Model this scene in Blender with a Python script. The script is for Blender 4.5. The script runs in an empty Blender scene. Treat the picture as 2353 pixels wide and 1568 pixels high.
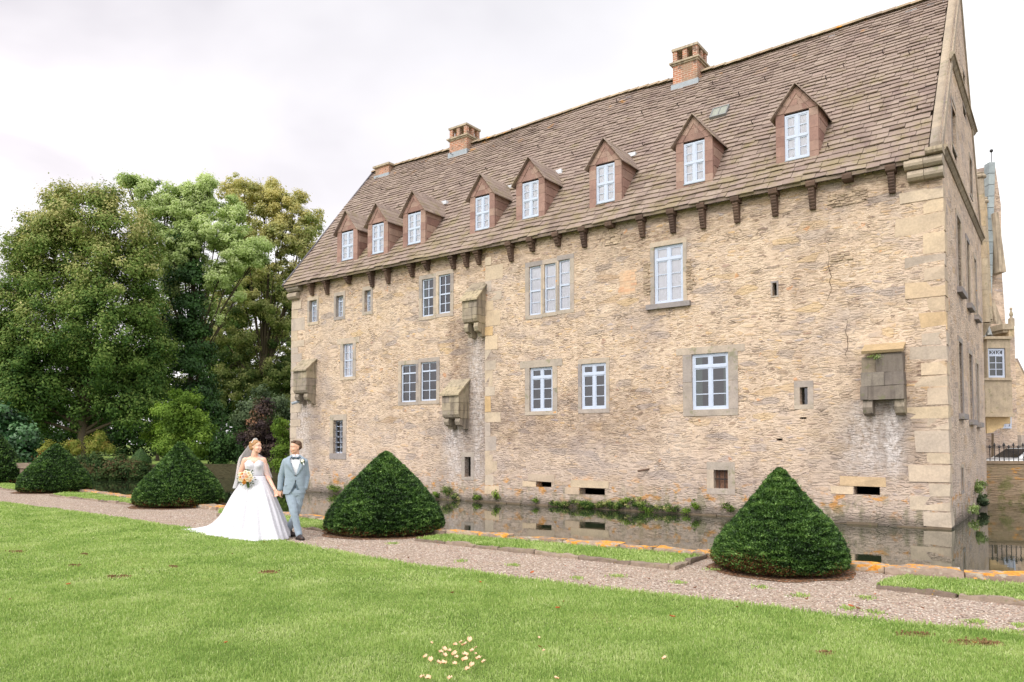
import bpy, math, random
import numpy as np
from mathutils import Vector, Matrix, noise as mnoise
R = math.radians
rng = np.random.default_rng(7); random.seed(7)
sc = bpy.context.scene; COL = sc.collection
# ------------------------------------------------------------------ camera model (fitted to the photo, 2353 px wide frame)
F_, P_, Y0_, CX_ = 1724.0, 0.0409, 1021.0, 1176.5
YPP = Y0_ - F_*math.tan(P_)
EYE = 1.65; WZ = -0.55                      # eye height over the path, water level
def ray(px, py):
    u = (px-CX_)/F_; v = (YPP-py)/F_
    return np.array([u, math.cos(P_)-v*math.sin(P_), math.sin(P_)+v*math.cos(P_)])
CAMP = np.array([0., 0., EYE])
def at(px, py, z=0.0):                      # point of a level plane
    r = ray(px, py); return CAMP + r*((z-EYE)/r[2])
def atd(px, py, d):                         # point at distance d (world y)
    r = ray(px, py); return CAMP + r*(d/r[1])
YAW, AX, AY, LEN, WID, ZE, ZR = 0.6381, 11.345, 19.484, 27.235, 10.76, 9.75, 16.93
cy_, sy_ = math.cos(YAW), math.sin(YAW)
def loc(v):                                 # world -> castle frame
    x, y = v[0]-AX, v[1]-AY
    return np.array([cy_*x - sy_*y, sy_*x + cy_*y, v[2]-WZ])
RO = loc(CAMP)
def lray(px, py):
    r = ray(px, py); return np.array([cy_*r[0]-sy_*r[1], sy_*r[0]+cy_*r[1], r[2]])
def fac(px, py, y=0.0):                     # on a plane parallel to the front, castle frame
    r = lray(px, py); return RO + r*((y-RO[1])/r[1])
def gab(px, py, x=0.0):                     # on a plane parallel to the gable end
    r = lray(px, py); return RO + r*((x-RO[0])/r[0])
EY = -0.38; EZ = ZE-0.05                     # eaves edge
TS = (ZR-EZ)/(WID/2-EY)                      # roof slope
def roofz(y): return EZ + (y-EY)*TS
def onroof(px, py):
    r = lray(px, py); k = (RO[2]-roofz(RO[1]))/(r[1]*TS-r[2]); return RO + r*k
# ------------------------------------------------------------------ object helpers
def tag(o, label=None, cat=None, group=None, kind=None):
    if label: o['label'] = label
    if cat: o['category'] = cat
    if group: o['group'] = group
    if kind: o['kind'] = kind
    return o
def empty(name, loc_=(0,0,0), rz=0, label=None, cat=None, group=None):
    o = bpy.data.objects.new(name, None); COL.objects.link(o)
    o.location = tuple(float(a) for a in loc_[:3]); o.rotation_euler = (0,0,rz); o.empty_display_size = .2
    return tag(o, label, cat, group)
def link(name, me, mat=None, parent=None, smooth=False):
    o = bpy.data.objects.new(name, me); COL.objects.link(o)
    if mat is not None: me.materials.append(mat)
    if parent is not None: o.parent = parent
    if smooth: me.polygons.foreach_set('use_smooth', np.ones(len(me.polygons), bool))
    return o
def npmesh(name, V, Fc, mat=None, parent=None, rnd=None, smooth=False):
    V = np.asarray(V, np.float32); Fc = np.asarray(Fc, np.int32); k = Fc.shape[1]; n = len(Fc)
    me = bpy.data.meshes.new(name); me.vertices.add(len(V)); me.vertices.foreach_set('co', V.ravel())
    me.loops.add(n*k); me.loops.foreach_set('vertex_index', Fc.ravel())
    me.polygons.add(n); me.polygons.foreach_set('loop_start', np.arange(0, n*k, k, dtype=np.int32))
    me.update(calc_edges=True)
    if rnd is not None:
        a = me.attributes.new('rnd', 'FLOAT', 'FACE'); a.data.foreach_set('value', np.asarray(rnd, np.float32))
    return link(name, me, mat, parent, smooth)
class MB:
    def __init__(s): s.v=[]; s.f=[]; s.r=[]; s.cur=0.5
    def add(s, vs, fs):
        b=len(s.v); s.v += [tuple(float(c) for c in p) for p in vs]
        for f in fs: s.f.append(tuple(b+i for i in f)); s.r.append(s.cur)
    def box(s, x0,x1,y0,y1,z0,z1, j=0, r=None):
        if r is not None: s.cur=r
        c=[(x,y,z) for z in (z0,z1) for y in (y0,y1) for x in (x0,x1)]
        if j: c=[tuple(a+random.uniform(-j,j) for a in p) for p in c]
        s.add(c, [(0,2,3,1),(4,5,7,6),(0,1,5,4),(2,6,7,3),(0,4,6,2),(1,3,7,5)])
    def prism(s, poly, axis, a0, a1, r=None):       # poly in the two other axes, extruded along axis
        if r is not None: s.cur=r
        n=len(poly)
        def mk(p,a):
            if axis==0: return (a,p[0],p[1])
            if axis==1: return (p[0],a,p[1])
            return (p[0],p[1],a)
        s.add([mk(p,a0) for p in poly]+[mk(p,a1) for p in poly],
              [tuple(range(n)), tuple(range(2*n-1,n-1,-1))]+[(i,i+n,(i+1)%n+n,(i+1)%n) for i in range(n)])
    def tube(s, pts, rad, n=8, cap=True, ry=None):
        pts=[Vector([float(c) for c in p]) for p in pts]
        if not hasattr(rad,'__len__'): rad=[rad]*len(pts)
        vs=[]; up0=None
        for i,p in enumerate(pts):
            d=(pts[min(i+1,len(pts)-1)]-pts[max(i-1,0)]).normalized()
            if up0 is None: up0 = Vector((0,1,0)) if abs(d.y)<.9 else Vector((1,0,0))
            a=(up0-d*up0.dot(d)).normalized(); b=d.cross(a); up0=a
            q=ry[i] if ry else rad[i]
            for k in range(n):
                t=2*math.pi*k/n; vs.append(p+b*(rad[i]*math.cos(t))+a*(q*math.sin(t)))
        fs=[]
        for i in range(len(pts)-1):
            for k in range(n): fs.append((i*n+k,i*n+(k+1)%n,(i+1)*n+(k+1)%n,(i+1)*n+k))
        if cap: fs.append(tuple(range(n-1,-1,-1))); fs.append(tuple((len(pts)-1)*n+k for k in range(n)))
        s.add(vs,fs)
    def caps(s, a, b, ra, rb, n=14, m=5, fl=1.0):         # closed tapered capsule; fl flattens along local y
        a=Vector(a); b=Vector(b); d=(b-a); L=max(d.length,1e-6); d=d/L
        up=Vector((0,1,0)) if abs(d.y)<.9 else Vector((1,0,0))
        v=(up-d*up.dot(d)).normalized(); u=d.cross(v)
        rings=[]
        for i in range(m+1):
            t=math.pi/2*i/m; rings.append((-ra*math.cos(t), max(ra*math.sin(t),1e-4)))
        for i in range(m+1):
            t=math.pi/2*i/m; rings.append((L+rb*math.sin(t), max(rb*math.cos(t),1e-4)))
        vs=[]
        for h,r in rings:
            for k in range(n):
                t=2*math.pi*k/n; vs.append(a+d*h+u*(r*math.cos(t))+v*(r*fl*math.sin(t)))
        fs=[(i*n+k,i*n+(k+1)%n,(i+1)*n+(k+1)%n,(i+1)*n+k) for i in range(len(rings)-1) for k in range(n)]
        fs.append(tuple(range(n-1,-1,-1))); fs.append(tuple((len(rings)-1)*n+k for k in range(n)))
        s.add(vs,fs)
    def ell(s, c, r, n=16, m=10, rot=None):
        vs=[]; c=Vector(c)
        for i in range(m+1):
            t=math.pi*i/m
            for k in range(n):
                q=2*math.pi*k/n
                p=Vector((max(math.sin(t),1e-3)*math.cos(q)*r[0], max(math.sin(t),1e-3)*math.sin(q)*r[1], math.cos(t)*r[2]))
                if rot is not None: p=rot@p
                vs.append(c+p)
        fs=[(i*n+k,(i+1)*n+k,(i+1)*n+(k+1)%n,i*n+(k+1)%n) for i in range(m) for k in range(n)]
        fs.append(tuple(range(n))); fs.append(tuple(m*n+k for k in range(n-1,-1,-1)))
        s.add(vs,fs)
    def mesh(s, name):
        me=bpy.data.meshes.new(name); me.from_pydata(s.v,[],s.f)
        a=me.attributes.new('rnd','FLOAT','FACE'); a.data.foreach_set('value', np.asarray(s.r,np.float32))
        return me
    def build(s, name, mat=None, parent=None, smooth=False):
        return link(name, s.mesh(name), mat, parent, smooth)
def applied(o, mods):                          # bake modifiers into a fresh mesh
    for typ, kw in mods:
        m=o.modifiers.new('m', typ)
        for k,v in kw.items(): setattr(m,k,v)
    dg=bpy.context.evaluated_depsgraph_get(); dg.update()
    me=bpy.data.meshes.new_from_object(o.evaluated_get(dg)); mats=[m for m in o.data.materials]
    o.modifiers.clear(); old=o.data; o.data=me
    me.materials.clear()
    for m in mats: me.materials.append(m)
    bpy.data.meshes.remove(old)
    me.polygons.foreach_set('use_smooth', np.ones(len(me.polygons), bool))
    return o
def displace(o,fn):
    me=o.data; n=len(me.vertices); co=np.empty(n*3,np.float32); no=np.empty(n*3,np.float32)
    me.vertices.foreach_get('co',co); me.vertices.foreach_get('normal',no); co=co.reshape(-1,3); no=no.reshape(-1,3)
    k=np.array([fn(float(c[0]),float(c[1]),float(c[2])) for c in co],np.float32); me.vertices.foreach_set('co',(co+no*k[:,None]).ravel()); me.update()
def copy_tree(o, parent=None):
    c=o.copy(); COL.objects.link(c)
    if parent is not None: c.parent=parent
    for ch in list(o.children): copy_tree(ch, c)
    return c
# ------------------------------------------------------------------ materials
def lin(c):
    return tuple(((a/255)/12.92 if a/255<=.04045 else ((a/255+.055)/1.055)**2.4) for a in c)+(1,)
class G:
    def __init__(s, name, rough=.85, spec=.3):
        s.m=bpy.data.materials.new(name); s.m.use_nodes=True; s.t=s.m.node_tree; s.t.nodes.clear()
        s.o=s.t.nodes.new('ShaderNodeOutputMaterial'); s.b=s.t.nodes.new('ShaderNodeBsdfPrincipled')
        s.t.links.new(s.b.outputs[0], s.o.inputs[0]); s.set('Roughness',rough); s.set('Specular IOR Level',spec)
        s.bumpn=None
    def put(s, sock, v):
        if isinstance(v, bpy.types.NodeSocket): s.t.links.new(v, sock)
        elif v is not None: sock.default_value = v
    def set(s, k, v): s.put(s.b.inputs[k], v)
    def n(s, typ, ins=None, out=0, **kw):
        nd=s.t.nodes.new('ShaderNode'+typ)
        for k,v in kw.items(): setattr(nd,k,v)
        for k,v in (ins or {}).items(): s.put(nd.inputs[k], v)
        return nd.outputs[out]
    def co(s, k='Object'): return s.n('TexCoord', out=k)
    def scale(s, v, sx, sy=None, sz=None):
        sy=sx if sy is None else sy; sz=sx if sz is None else sz
        return s.n('VectorMath', {0:v,1:(sx,sy,sz)}, operation='MULTIPLY')
    def noise(s, v, sc_, det=3, rough=.55, out='Fac', dist=0):
        return s.n('TexNoise', {'Vector':v,'Scale':sc_,'Detail':det,'Roughness':rough,'Distortion':dist}, out=out)
    def math(s, op, a, b=None, c=None, clamp=False):
        ins={0:a}
        if b is not None: ins[1]=b
        if c is not None: ins[2]=c
        return s.n('Math', ins, operation=op, use_clamp=clamp)
    def ramp(s, f, stops, interp='LINEAR'):
        nd=s.t.nodes.new('ShaderNodeValToRGB'); e=nd.color_ramp.elements; nd.color_ramp.interpolation=interp
        while len(e)<len(stops): e.new(.5)
        for x,(p,c) in zip(e,stops):
            x.position=p; x.color=c if len(c)==4 else tuple(c)+(1,)
        s.put(nd.inputs[0], f); return nd.outputs[0]
    def mask(s, f, a, b):
        return s.n('MapRange', {'Value':f,'From Min':a,'From Max':b,'To Min':0.,'To Max':1.}, clamp=True)
    def mix(s, f, a, b, mode='MIX'):
        nd=s.t.nodes.new('ShaderNodeMix'); nd.data_type='RGBA'; nd.blend_type=mode
        s.put(nd.inputs[0],f); s.put(nd.inputs[6],a); s.put(nd.inputs[7],b); return nd.outputs[2]
    def xyz(s, v):
        nd=s.t.nodes.new('ShaderNodeSeparateXYZ'); s.put(nd.inputs[0],v); return nd.outputs
    def comb(s, x,y,z): return s.n('CombineXYZ', {0:x,1:y,2:z})
    def attr(s, name='rnd'): return s.n('Attribute', out='Fac', attribute_name=name)
    def bump(s, h, strength=.5, dist=.02):
        o=s.n('Bump', {'Height':h,'Strength':strength,'Distance':dist})
        nd=o.node
        if s.bumpn is not None: s.t.links.new(s.bumpn, nd.inputs['Normal'])
        s.bumpn=o; s.set('Normal', o); return o
    def col(s, c): s.set('Base Color', c); return s
W=lambda r,g,b: lin((r,g,b))
def simple(name, c, rough=.7, spec=.3, var=.12, vs=6, bumpd=0, metal=0):
    g=G(name, rough, spec); v=g.co(); n=g.noise(v,vs,4)
    c=W(*c); lo=tuple(a*(1-var) for a in c[:3])+(1,); hi=tuple(min(1,a*(1+var)) for a in c[:3])+(1,)
    g.col(g.ramp(n,[(.3,lo),(.7,hi)])); g.set('Metallic',metal)
    if bumpd: g.bump(g.noise(v,vs*4,4),.5,bumpd)
    return g.m
def hexmix(g, f, cols):
    if len(cols)==1: cols=[cols[0],cols[0]]
    return g.ramp(f, [(i/(len(cols)-1), c) for i,c in enumerate(cols)])
def m_rubble(name, tint=(1,1,1), damp=True, lime=(), lichen=True, gray=0.0, dirt=()):
    g=G(name,.92,.15); v=g.co(); X,Y,Z=g.xyz(v)
    u=g.math('ADD',X,Y)
    base=g.comb(u,0.0,Z)
    wob=g.n('VectorMath',{0:g.noise(base,1.6,4,out='Color'),1:(.5,.5,.5)},operation='SUBTRACT')
    bw=g.n('VectorMath',{0:base,1:g.scale(wob,.30,.0,.12)},operation='ADD')
    wob2=g.n('VectorMath',{0:g.noise(base,9,3,out='Color'),1:(.5,.5,.5)},operation='SUBTRACT')
    bw=g.n('VectorMath',{0:bw,1:g.scale(wob2,.10,.0,.022)},operation='ADD')
    def vor(sx,sz,feat,out): return g.n('TexVoronoi',{'Vector':g.scale(bw,sx,1,sz),'Scale':1.0,'Randomness':.95},out=out,feature=feat,voronoi_dimensions='3D')
    sel=g.mask(g.noise(base,.8,4),.54,.6)
    c1=vor(3.7,13.5,'F1','Color'); c2=vor(2.0,7.6,'F1','Color'); e1=vor(3.7,13.5,'DISTANCE_TO_EDGE','Distance'); e2=vor(2.0,7.6,'DISTANCE_TO_EDGE','Distance')
    cc=g.mix(sel,c1,c2); ee=g.n('Mix',{0:sel,2:e1,3:e2})
    r_,g_,b_=g.xyz(cc)
    T=lambda c:tuple(min(1,a*t) for a,t in zip(W(*c)[:3],tint))+(1,)
    stone=g.ramp(r_,[(0,T((142,124,110))),(.12,T((178,156,134))),(.3,T((202,180,154))),(.5,T((218,196,166))),(.68,T((200,180,162))),(.84,T((222,190,146))),(.92,T((188,178,174))),(1,T((178,146,124)))])
    big=g.noise(base,.35,4,.6)
    stone=g.mix(g.mask(big,.52,.72),stone,T((196,184,170)),'MIX') if not gray else g.mix(gray,stone,T((200,190,178)))
    stone=g.mix(g.math('MULTIPLY',g.mask(g.noise(base,.6,3),.5,.7),.4),stone,T((218,190,148)))
    mortar=g.ramp(g.noise(base,3,4),[(.3,T((208,186,162))),(.7,T((226,206,182)))])
    # mortar smeared wide over the rubble, unevenly
    cover=g.noise(base,5.5,5,.65); wide=g.n('MapRange',{'Value':cover,'From Min':.35,'From Max':.7,'To Min':.04,'To Max':.5},clamp=True)
    mm=g.math('SUBTRACT',1.0,g.math('DIVIDE',ee,wide),clamp=True); mm=g.mask(mm,.05,.45)
    col=g.mix(mm,stone,mortar)
    # open joints: thin dark gaps where the mortar is gone
    gap=g.math('MULTIPLY',g.math('SUBTRACT',1.0,g.mask(ee,.015,.10)),g.mask(g.noise(g.scale(base,1,1,1.6),1.5,6,.68),.53,.63))
    col=g.mix(g.math('MULTIPLY',gap,.65),col,T((104,86,72)))
    fine=g.noise(g.scale(base,1,1,1.3),24,5,.7)
    col=g.mix(.7,col,g.ramp(fine,[(.25,(.68,.66,.65,1)),(.5,(1,1,1,1)),(.75,(1.14,1.13,1.11,1))]),'MULTIPLY')
    streak=g.noise(g.scale(base,2.2,1,8.),1.9,6,.74)
    rough=g.math('MULTIPLY',g.mask(streak,.52,.66),g.mask(g.noise(base,.55,5,.6),.40,.62))
    col=g.mix(rough,col,g.mix(1.0,col,(.84,.80,.77,1),'MULTIPLY'))
    bgv=g.n('TexVoronoi',{'Vector':g.scale(bw,1.5,1,4.6),'Scale':1.0,'Randomness':1.0},out='Color'); bge=g.n('TexVoronoi',{'Vector':g.scale(bw,1.5,1,4.6),'Scale':1.0,'Randomness':1.0},out='Distance',feature='DISTANCE_TO_EDGE')
    b1,b2,b3=g.xyz(bgv); isb=g.math('MULTIPLY',g.mask(b1,.80,.82),g.mask(bge,.03,.07)); edge=g.math('MULTIPLY',g.mask(b1,.80,.82),g.math('SUBTRACT',1.0,g.mask(g.math('ABSOLUTE',g.math('SUBTRACT',bge,.035)),.0,.03)))
    col=g.mix(g.math('MULTIPLY',isb,.75),col,g.ramp(b2,[(0,T((168,156,148))),(.35,T((196,176,152))),(.6,T((184,172,164))),(.8,T((212,186,146))),(1,T((192,166,138)))]))
    col=g.mix(g.math('MULTIPLY',edge,.4),col,T((120,100,84)))
    col=g.mix(g.math('MULTIPLY',g.mask(g.noise(g.scale(base,1,1,1.5),.5,5,.62),.50,.66),.5),col,T((176,164,158)))
    # rain-washed dirt in vertical drifts
    drift=g.noise(g.scale(base,1.3,1,.22),1.1,5,.6)
    col=g.mix(g.math('MULTIPLY',g.mask(drift,.52,.75),.55),col,g.mix(1.0,col,(.78,.76,.77,1),'MULTIPLY'))
    # weathering: broad grey-brown patches with ragged edges, rougher and darker inside
    wn=g.noise(g.scale(base,1,1,1.3),.42,7,.66); wm=g.mask(wn,.53,.66)
    col=g.mix(g.math('MULTIPLY',wm,.62),col,g.mix(1.0,col,(.74,.72,.73,1),'MULTIPLY'))
    wn2=g.noise(g.scale(base,1.6,1,2.6),1.2,7,.72); wm2=g.mask(wn2,.57,.64)
    col=g.mix(g.math('MULTIPLY',wm2,.5),col,g.mix(1.0,col,(.66,.61,.58,1),'MULTIPLY'))
    for (x0,x1,z0,z1,st) in dirt:
        dx=g.math('ADD',u,g.math('MULTIPLY',g.math('SUBTRACT',g.noise(base,1.1,6,.7),.5),1.6)); dzz=g.math('ADD',Z,g.math('MULTIPLY',g.math('SUBTRACT',g.noise(base,.9,6,.7),.5),1.4))
        k=g.math('MULTIPLY',g.math('MULTIPLY',g.mask(dx,x0-.25,x0+.25),g.mask(dx,x1+.25,x1-.25)),g.math('MULTIPLY',g.mask(dzz,z0-.25,z0+.25),g.mask(dzz,z1+.25,z1-.25)))
        k=g.math('MULTIPLY',g.math('MULTIPLY',k,g.mask(g.noise(g.scale(base,1.5,1,5),2.0,6,.75),.36,.56)),st)
        col=g.mix(k,col,g.mix(1.0,col,(.60,.57,.57,1),'MULTIPLY'))
    # pale grey render towards the foot, more orange bits
    foot=g.math('MULTIPLY',g.mask(g.math('ADD',Z,g.math('MULTIPLY',g.noise(base,.5,5,.6),5.0)),5.6,2.2),.55)
    col=g.mix(foot,col,g.mix(g.noise(base,6,4),T((178,164,156)),T((212,198,188))))
    orn=g.math('MULTIPLY',g.mask(g.noise(base,2.1,4,.6),.67,.7),.5); col=g.mix(orn,col,T((208,140,84)))
    if lichen:
        band=g.math('MULTIPLY',g.mask(g.math('ABSOLUTE',g.math('SUBTRACT',Z,.62)),.55,.1),g.mask(g.noise(g.scale(base,1,1,1.8),1.9,5,.65),.54,.62))
        col=g.mix(g.math('MULTIPLY',band,.85),col,W(206,142,50))
        moss=g.math('MULTIPLY',g.mask(Z,1.0,.15),g.mask(g.noise(g.scale(base,2.2,1,1),1.5,5,.7),.5,.6))
        col=g.mix(g.math('MULTIPLY',moss,.8),col,W(104,106,62))
    if damp:
        dz=g.math('ADD',Z,g.math('MULTIPLY',g.noise(base,3,4),.35)); col=g.mix(g.mask(dz,.5,.16),col,W(66,62,50))
        dk=g.math('MULTIPLY',g.mask(dz,1.0,.3),.45); col=g.mix(dk,col,W(130,120,112))
    for (x0,x1,z0,z1,st) in lime:               # limescale and wash stains below the garderobes
        xx=g.math('ADD',u,g.math('MULTIPLY',g.math('SUBTRACT',g.noise(g.scale(base,1,1,.5),2.2,5,.7),.5),.9))
        inx=g.mask(g.math('ABSOLUTE',g.math('SUBTRACT',xx,(x0+x1)/2)),(x1-x0)*.72,(x1-x0)*.12)
        inz=g.math('MULTIPLY',g.mask(Z,z0-.2,z0+.6),g.mask(Z,z1+.1,z1-.15))
        k=g.math('MULTIPLY',inx,inz)
        dirt=g.math('MULTIPLY',g.math('MULTIPLY',g.mask(g.math('ABSOLUTE',g.math('SUBTRACT',xx,(x0+x1)/2)),(x1-x0)*1.5,(x1-x0)*.5),inz),.42)
        col=g.mix(dirt,col,T((142,132,124)))
        k=g.math('MULTIPLY',g.math('MULTIPLY',k,g.mask(g.noise(g.scale(base,3,1,1.5),3,5,.75),.36,.6)),st)
        col=g.mix(k,col,W(236,230,228))
    g.col(col)
    h=g.math('MULTIPLY',g.mask(ee,0,.12),g.math('SUBTRACT',1.0,g.math('MULTIPLY',mm,.6)))
    h=g.math('ADD',h,g.math('MULTIPLY',b_,.35)); h=g.math('SUBTRACT',h,g.math('MULTIPLY',gap,1.2)); h=g.math('SUBTRACT',h,g.math('MULTIPLY',rough,.8))
    g.bump(h,.7,.03); g.bump(fine,.6,.02)
    return g.m
def m_ashlar(name, cols, lich=.0, gscale=1.0, bump=.012, dark=0.0):
    g=G(name,.88,.2); v=g.co(); r=g.attr()
    col=hexmix(g, r, [W(*c) for c in cols])
    n=g.noise(v,2.3*gscale,5,.65); col=g.mix(.8,col,g.ramp(n,[(.3,(.72,.72,.74,1)),(.6,(1.05,1.04,1.02,1))]),'MULTIPLY')
    n2=g.noise(v,17*gscale,5,.7); col=g.mix(.6,col,g.ramp(n2,[(.3,(.74,.72,.7,1)),(.65,(1.1,1.1,1.08,1))]),'MULTIPLY')
    if dark: 
        X,Y,Z=g.xyz(v); st=g.noise(g.scale(v,5,5,.6),1.5,4,.6); col=g.mix(g.math('MULTIPLY',g.mask(st,.48,.64),dark),col,W(70,62,58))
    if lich:
        o=g.mask(g.noise(v,1.6*gscale,5,.65),.66-lich,.71-lich); col=g.mix(g.math('MULTIPLY',o,.9),col,W(226,150,30))
        o=g.mask(g.noise(g.scale(v,1.3),2.4*gscale,5,.65),.58,.66); col=g.mix(g.math('MULTIPLY',o,.5),col,W(112,116,78))
    g.col(col); g.bump(n2,.5,bump); return g.m
def m_rooftile(name):
    g=G(name,.85,.25); v=g.co(); r=g.attr(); X,Y,Z=g.xyz(v)
    col=hexmix(g, r, [W(*c) for c in ((130,114,106),(146,129,120),(152,136,126),(147,130,120),(158,142,131),(140,123,115),(152,134,125))])
    n=g.noise(v,.7,4,.6)
    low=g.mask(Z,15.5,9.0)
    ms=g.math('ADD',g.math('MULTIPLY',low,.16),g.noise(v,1.7,6,.7)); col=g.mix(g.math('MULTIPLY',g.mask(ms,.58,.74),.5),col,W(134,124,80))
    gr=g.mask(g.noise(g.scale(v,1.4,1.,.35),1.0,5,.65),.55,.7); col=g.mix(g.math('MULTIPLY',gr,.5),col,W(104,86,86))
    lt=g.mask(g.noise(v,9,5,.7),.55,.72); col=g.mix(g.math('MULTIPLY',lt,.28),col,W(176,162,144))
    oc=g.math('MULTIPLY',g.mask(g.noise(v,1.3,4,.6),.6,.66),g.mask(Z,15.6,16.7)); col=g.mix(g.math('MULTIPLY',oc,.8),col,W(206,150,70))
    col=g.mix(.5,col,g.ramp(g.noise(v,22,4,.7),[(.3,(.78,.77,.75,1)),(.65,(1.1,1.1,1.1,1))]),'MULTIPLY')
    g.col(col); g.bump(g.noise(v,30,5,.7),.5,.012); return g.m
def m_brick(name):
    g=G(name,.9,.15); v=g.co(); X,Y,Z=g.xyz(v); u=g.math('ADD',X,Y)
    nd=g.t.nodes.new('ShaderNodeTexBrick'); g.put(nd.inputs['Vector'],g.comb(u,Z,0.0))
    for k,val in {'Color1':W(182,118,90),'Color2':W(150,106,90),'Mortar':W(196,180,164),'Scale':1.0,'Mortar Size':.012,'Brick Width':.26,'Row Height':.085,'Bias':-.1}.items(): g.put(nd.inputs[k],val)
    col=g.mix(g.math('MULTIPLY',g.mask(g.noise(v,2.2,4,.6),.44,.6),.75),nd.outputs[0],W(150,130,112))
    col=g.mix(g.math('MULTIPLY',g.mask(g.noise(v,4.2,4,.6),.57,.64),.8),col,W(96,86,80))
    g.col(col); g.bump(nd.outputs[1],-.5,.01); return g.m
def m_leaf(name, cols, trans=.3, rough=.6, spec=.12):
    g=G(name,rough,spec); r=g.attr(); c=hexmix(g,r,[W(*q) for q in cols]); g.col(c)
    tr=g.n('BsdfTranslucent',{'Color':g.mix(1.0,c,(1.15,1.2,.75,1),'MULTIPLY')})
    mx=g.t.nodes.new('ShaderNodeMixShader'); mx.inputs[0].default_value=trans
    g.t.links.new(g.b.outputs[0],mx.inputs[1]); g.t.links.new(tr,mx.inputs[2]); g.t.links.new(mx.outputs[0],g.o.inputs[0])
    return g.m
def m_glass(name, rough=.03, tc=(.78,.84,.82,1), fk=2.2):
    g=G(name); v=g.co()
    gl=g.n('BsdfGlossy',{'Color':(.93,.95,1,1),'Roughness':rough}); tr=g.n('BsdfTransparent',{'Color':tc})
    bn=g.n('Bump',{'Height':g.noise(v,2.5,2),'Strength':.25,'Distance':.02}); g.t.links.new(bn,gl.node.inputs['Normal'])
    fr=g.n('Fresnel',{'IOR':1.55}); f=g.math('ADD',g.math('MULTIPLY',fr,fk),.04,clamp=True)
    mx=g.t.nodes.new('ShaderNodeMixShader'); g.put(mx.inputs[0],f); g.t.links.new(tr,mx.inputs[1]); g.t.links.new(gl,mx.inputs[2])
    g.t.links.new(mx.outputs[0],g.o.inputs[0]); return g.m
# ------------------------------------------------------------------ camera, sky, sun
cam=bpy.data.cameras.new('camera'); co_=bpy.data.objects.new('camera',cam); COL.objects.link(co_)
co_.location=tuple(CAMP); co_.rotation_euler=(math.pi/2+P_,0,0)
cam.sensor_width=36; cam.lens=36*F_/2353; cam.shift_y=(YPP-784)/2353; cam.clip_end=3000; cam.clip_start=.05
sc.camera=co_
sc.view_settings.view_transform='Standard'; sc.view_settings.look='None'; sc.view_settings.exposure=0.12; sc.view_settings.gamma=1
SUN_AZ, SUN_EL = R(215), R(42)            # azimuth measured clockwise from +Y
sun=bpy.data.lights.new('sun','SUN'); so=bpy.data.objects.new('sun',sun); COL.objects.link(so)
sun.energy=1.5; sun.angle=R(12); sun.color=(1,.955,.9)
sd=Vector((math.sin(SUN_AZ)*math.cos(SUN_EL), math.cos(SUN_AZ)*math.cos(SUN_EL), math.sin(SUN_EL)))
so.rotation_euler=sd.to_track_quat('Z','Y').to_euler()
wd=bpy.data.worlds.new("World"); sc.world=wd; wd.use_nodes=True; t=wd.node_tree; t.nodes.clear()
g=G.__new__(G); g.t=t; g.bumpn=None
wo=t.nodes.new('ShaderNodeOutputWorld'); bg=t.nodes.new('ShaderNodeBackground'); t.links.new(bg.outputs[0],wo.inputs[0])
sky=t.nodes.new('ShaderNodeTexSky'); sky.sky_type='NISHITA'; sky.sun_disc=False; sky.sun_elevation=SUN_EL; sky.sun_rotation=SUN_AZ; sky.dust_density=4
v=g.co('Generated'); X,Y,Z=g.xyz(v)
zz=g.math('MAXIMUM',g.math('ADD',Z,.18),.05)
flat=g.comb(g.math('DIVIDE',X,zz),g.math('DIVIDE',Y,zz),0.0)     # clouds on a high level layer
n1=g.noise(g.scale(flat,1,1.25,1),.85,5,.46,dist=.5)
n2=g.noise(g.scale(flat,1,1.1,1),1.9,4,.5)
cl=g.math('ADD',g.math('MULTIPLY',n1,.8),g.math('MULTIPLY',n2,.2))
# the veil is thickest high on the left, thin and brightest towards the horizon and the sun
high=g.mask(g.math('ADD',Z,g.math('MULTIPLY',X,-.5)),.20,.68)
gr=g.math('MULTIPLY',g.mask(cl,.40,.58),high)
tone=g.ramp(gr,[(0,(1.17,1.17,1.18,1)),(.35,(.92,.905,.935,1)),(1,(.64,.625,.67,1))])
sdot=g.n('VectorMath',{0:v,1:tuple(sd)},operation='DOT_PRODUCT',out='Value')
glow=g.math('MULTIPLY',g.math('POWER',g.math('MAXIMUM',sdot,0.0),2.0),GLOW:=1.45)
glowc=g.mix(1.0,g.comb(glow,glow,glow),(1.0,.97,.93,1),'MULTIPLY')
pk=g.math('MULTIPLY',g.mask(X,.05,-.55),g.mask(Z,.75,.25)); tone=g.mix(pk,tone,g.mix(1.0,tone,(1.0,.955,.965,1),'MULTIPLY'))
tone=g.n('VectorMath',{0:tone,1:glowc},operation='ADD')
tone=g.n('VectorMath',{0:tone,1:(9.,9.,9.)},operation='MULTIPLY')       # cloud brightness in the sky texture's own units
mixed=g.mix(.93,sky.outputs[0],tone)
t.links.new(mixed,bg.inputs[0]); bg.inputs[1].default_value=.12

M_iron=simple('black_iron',(38,36,38),.5,.5)
M_grey=m_leaf('grey_green_leaves',[(48,62,44),(70,86,60),(96,112,80),(118,130,98)],.2)
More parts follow.
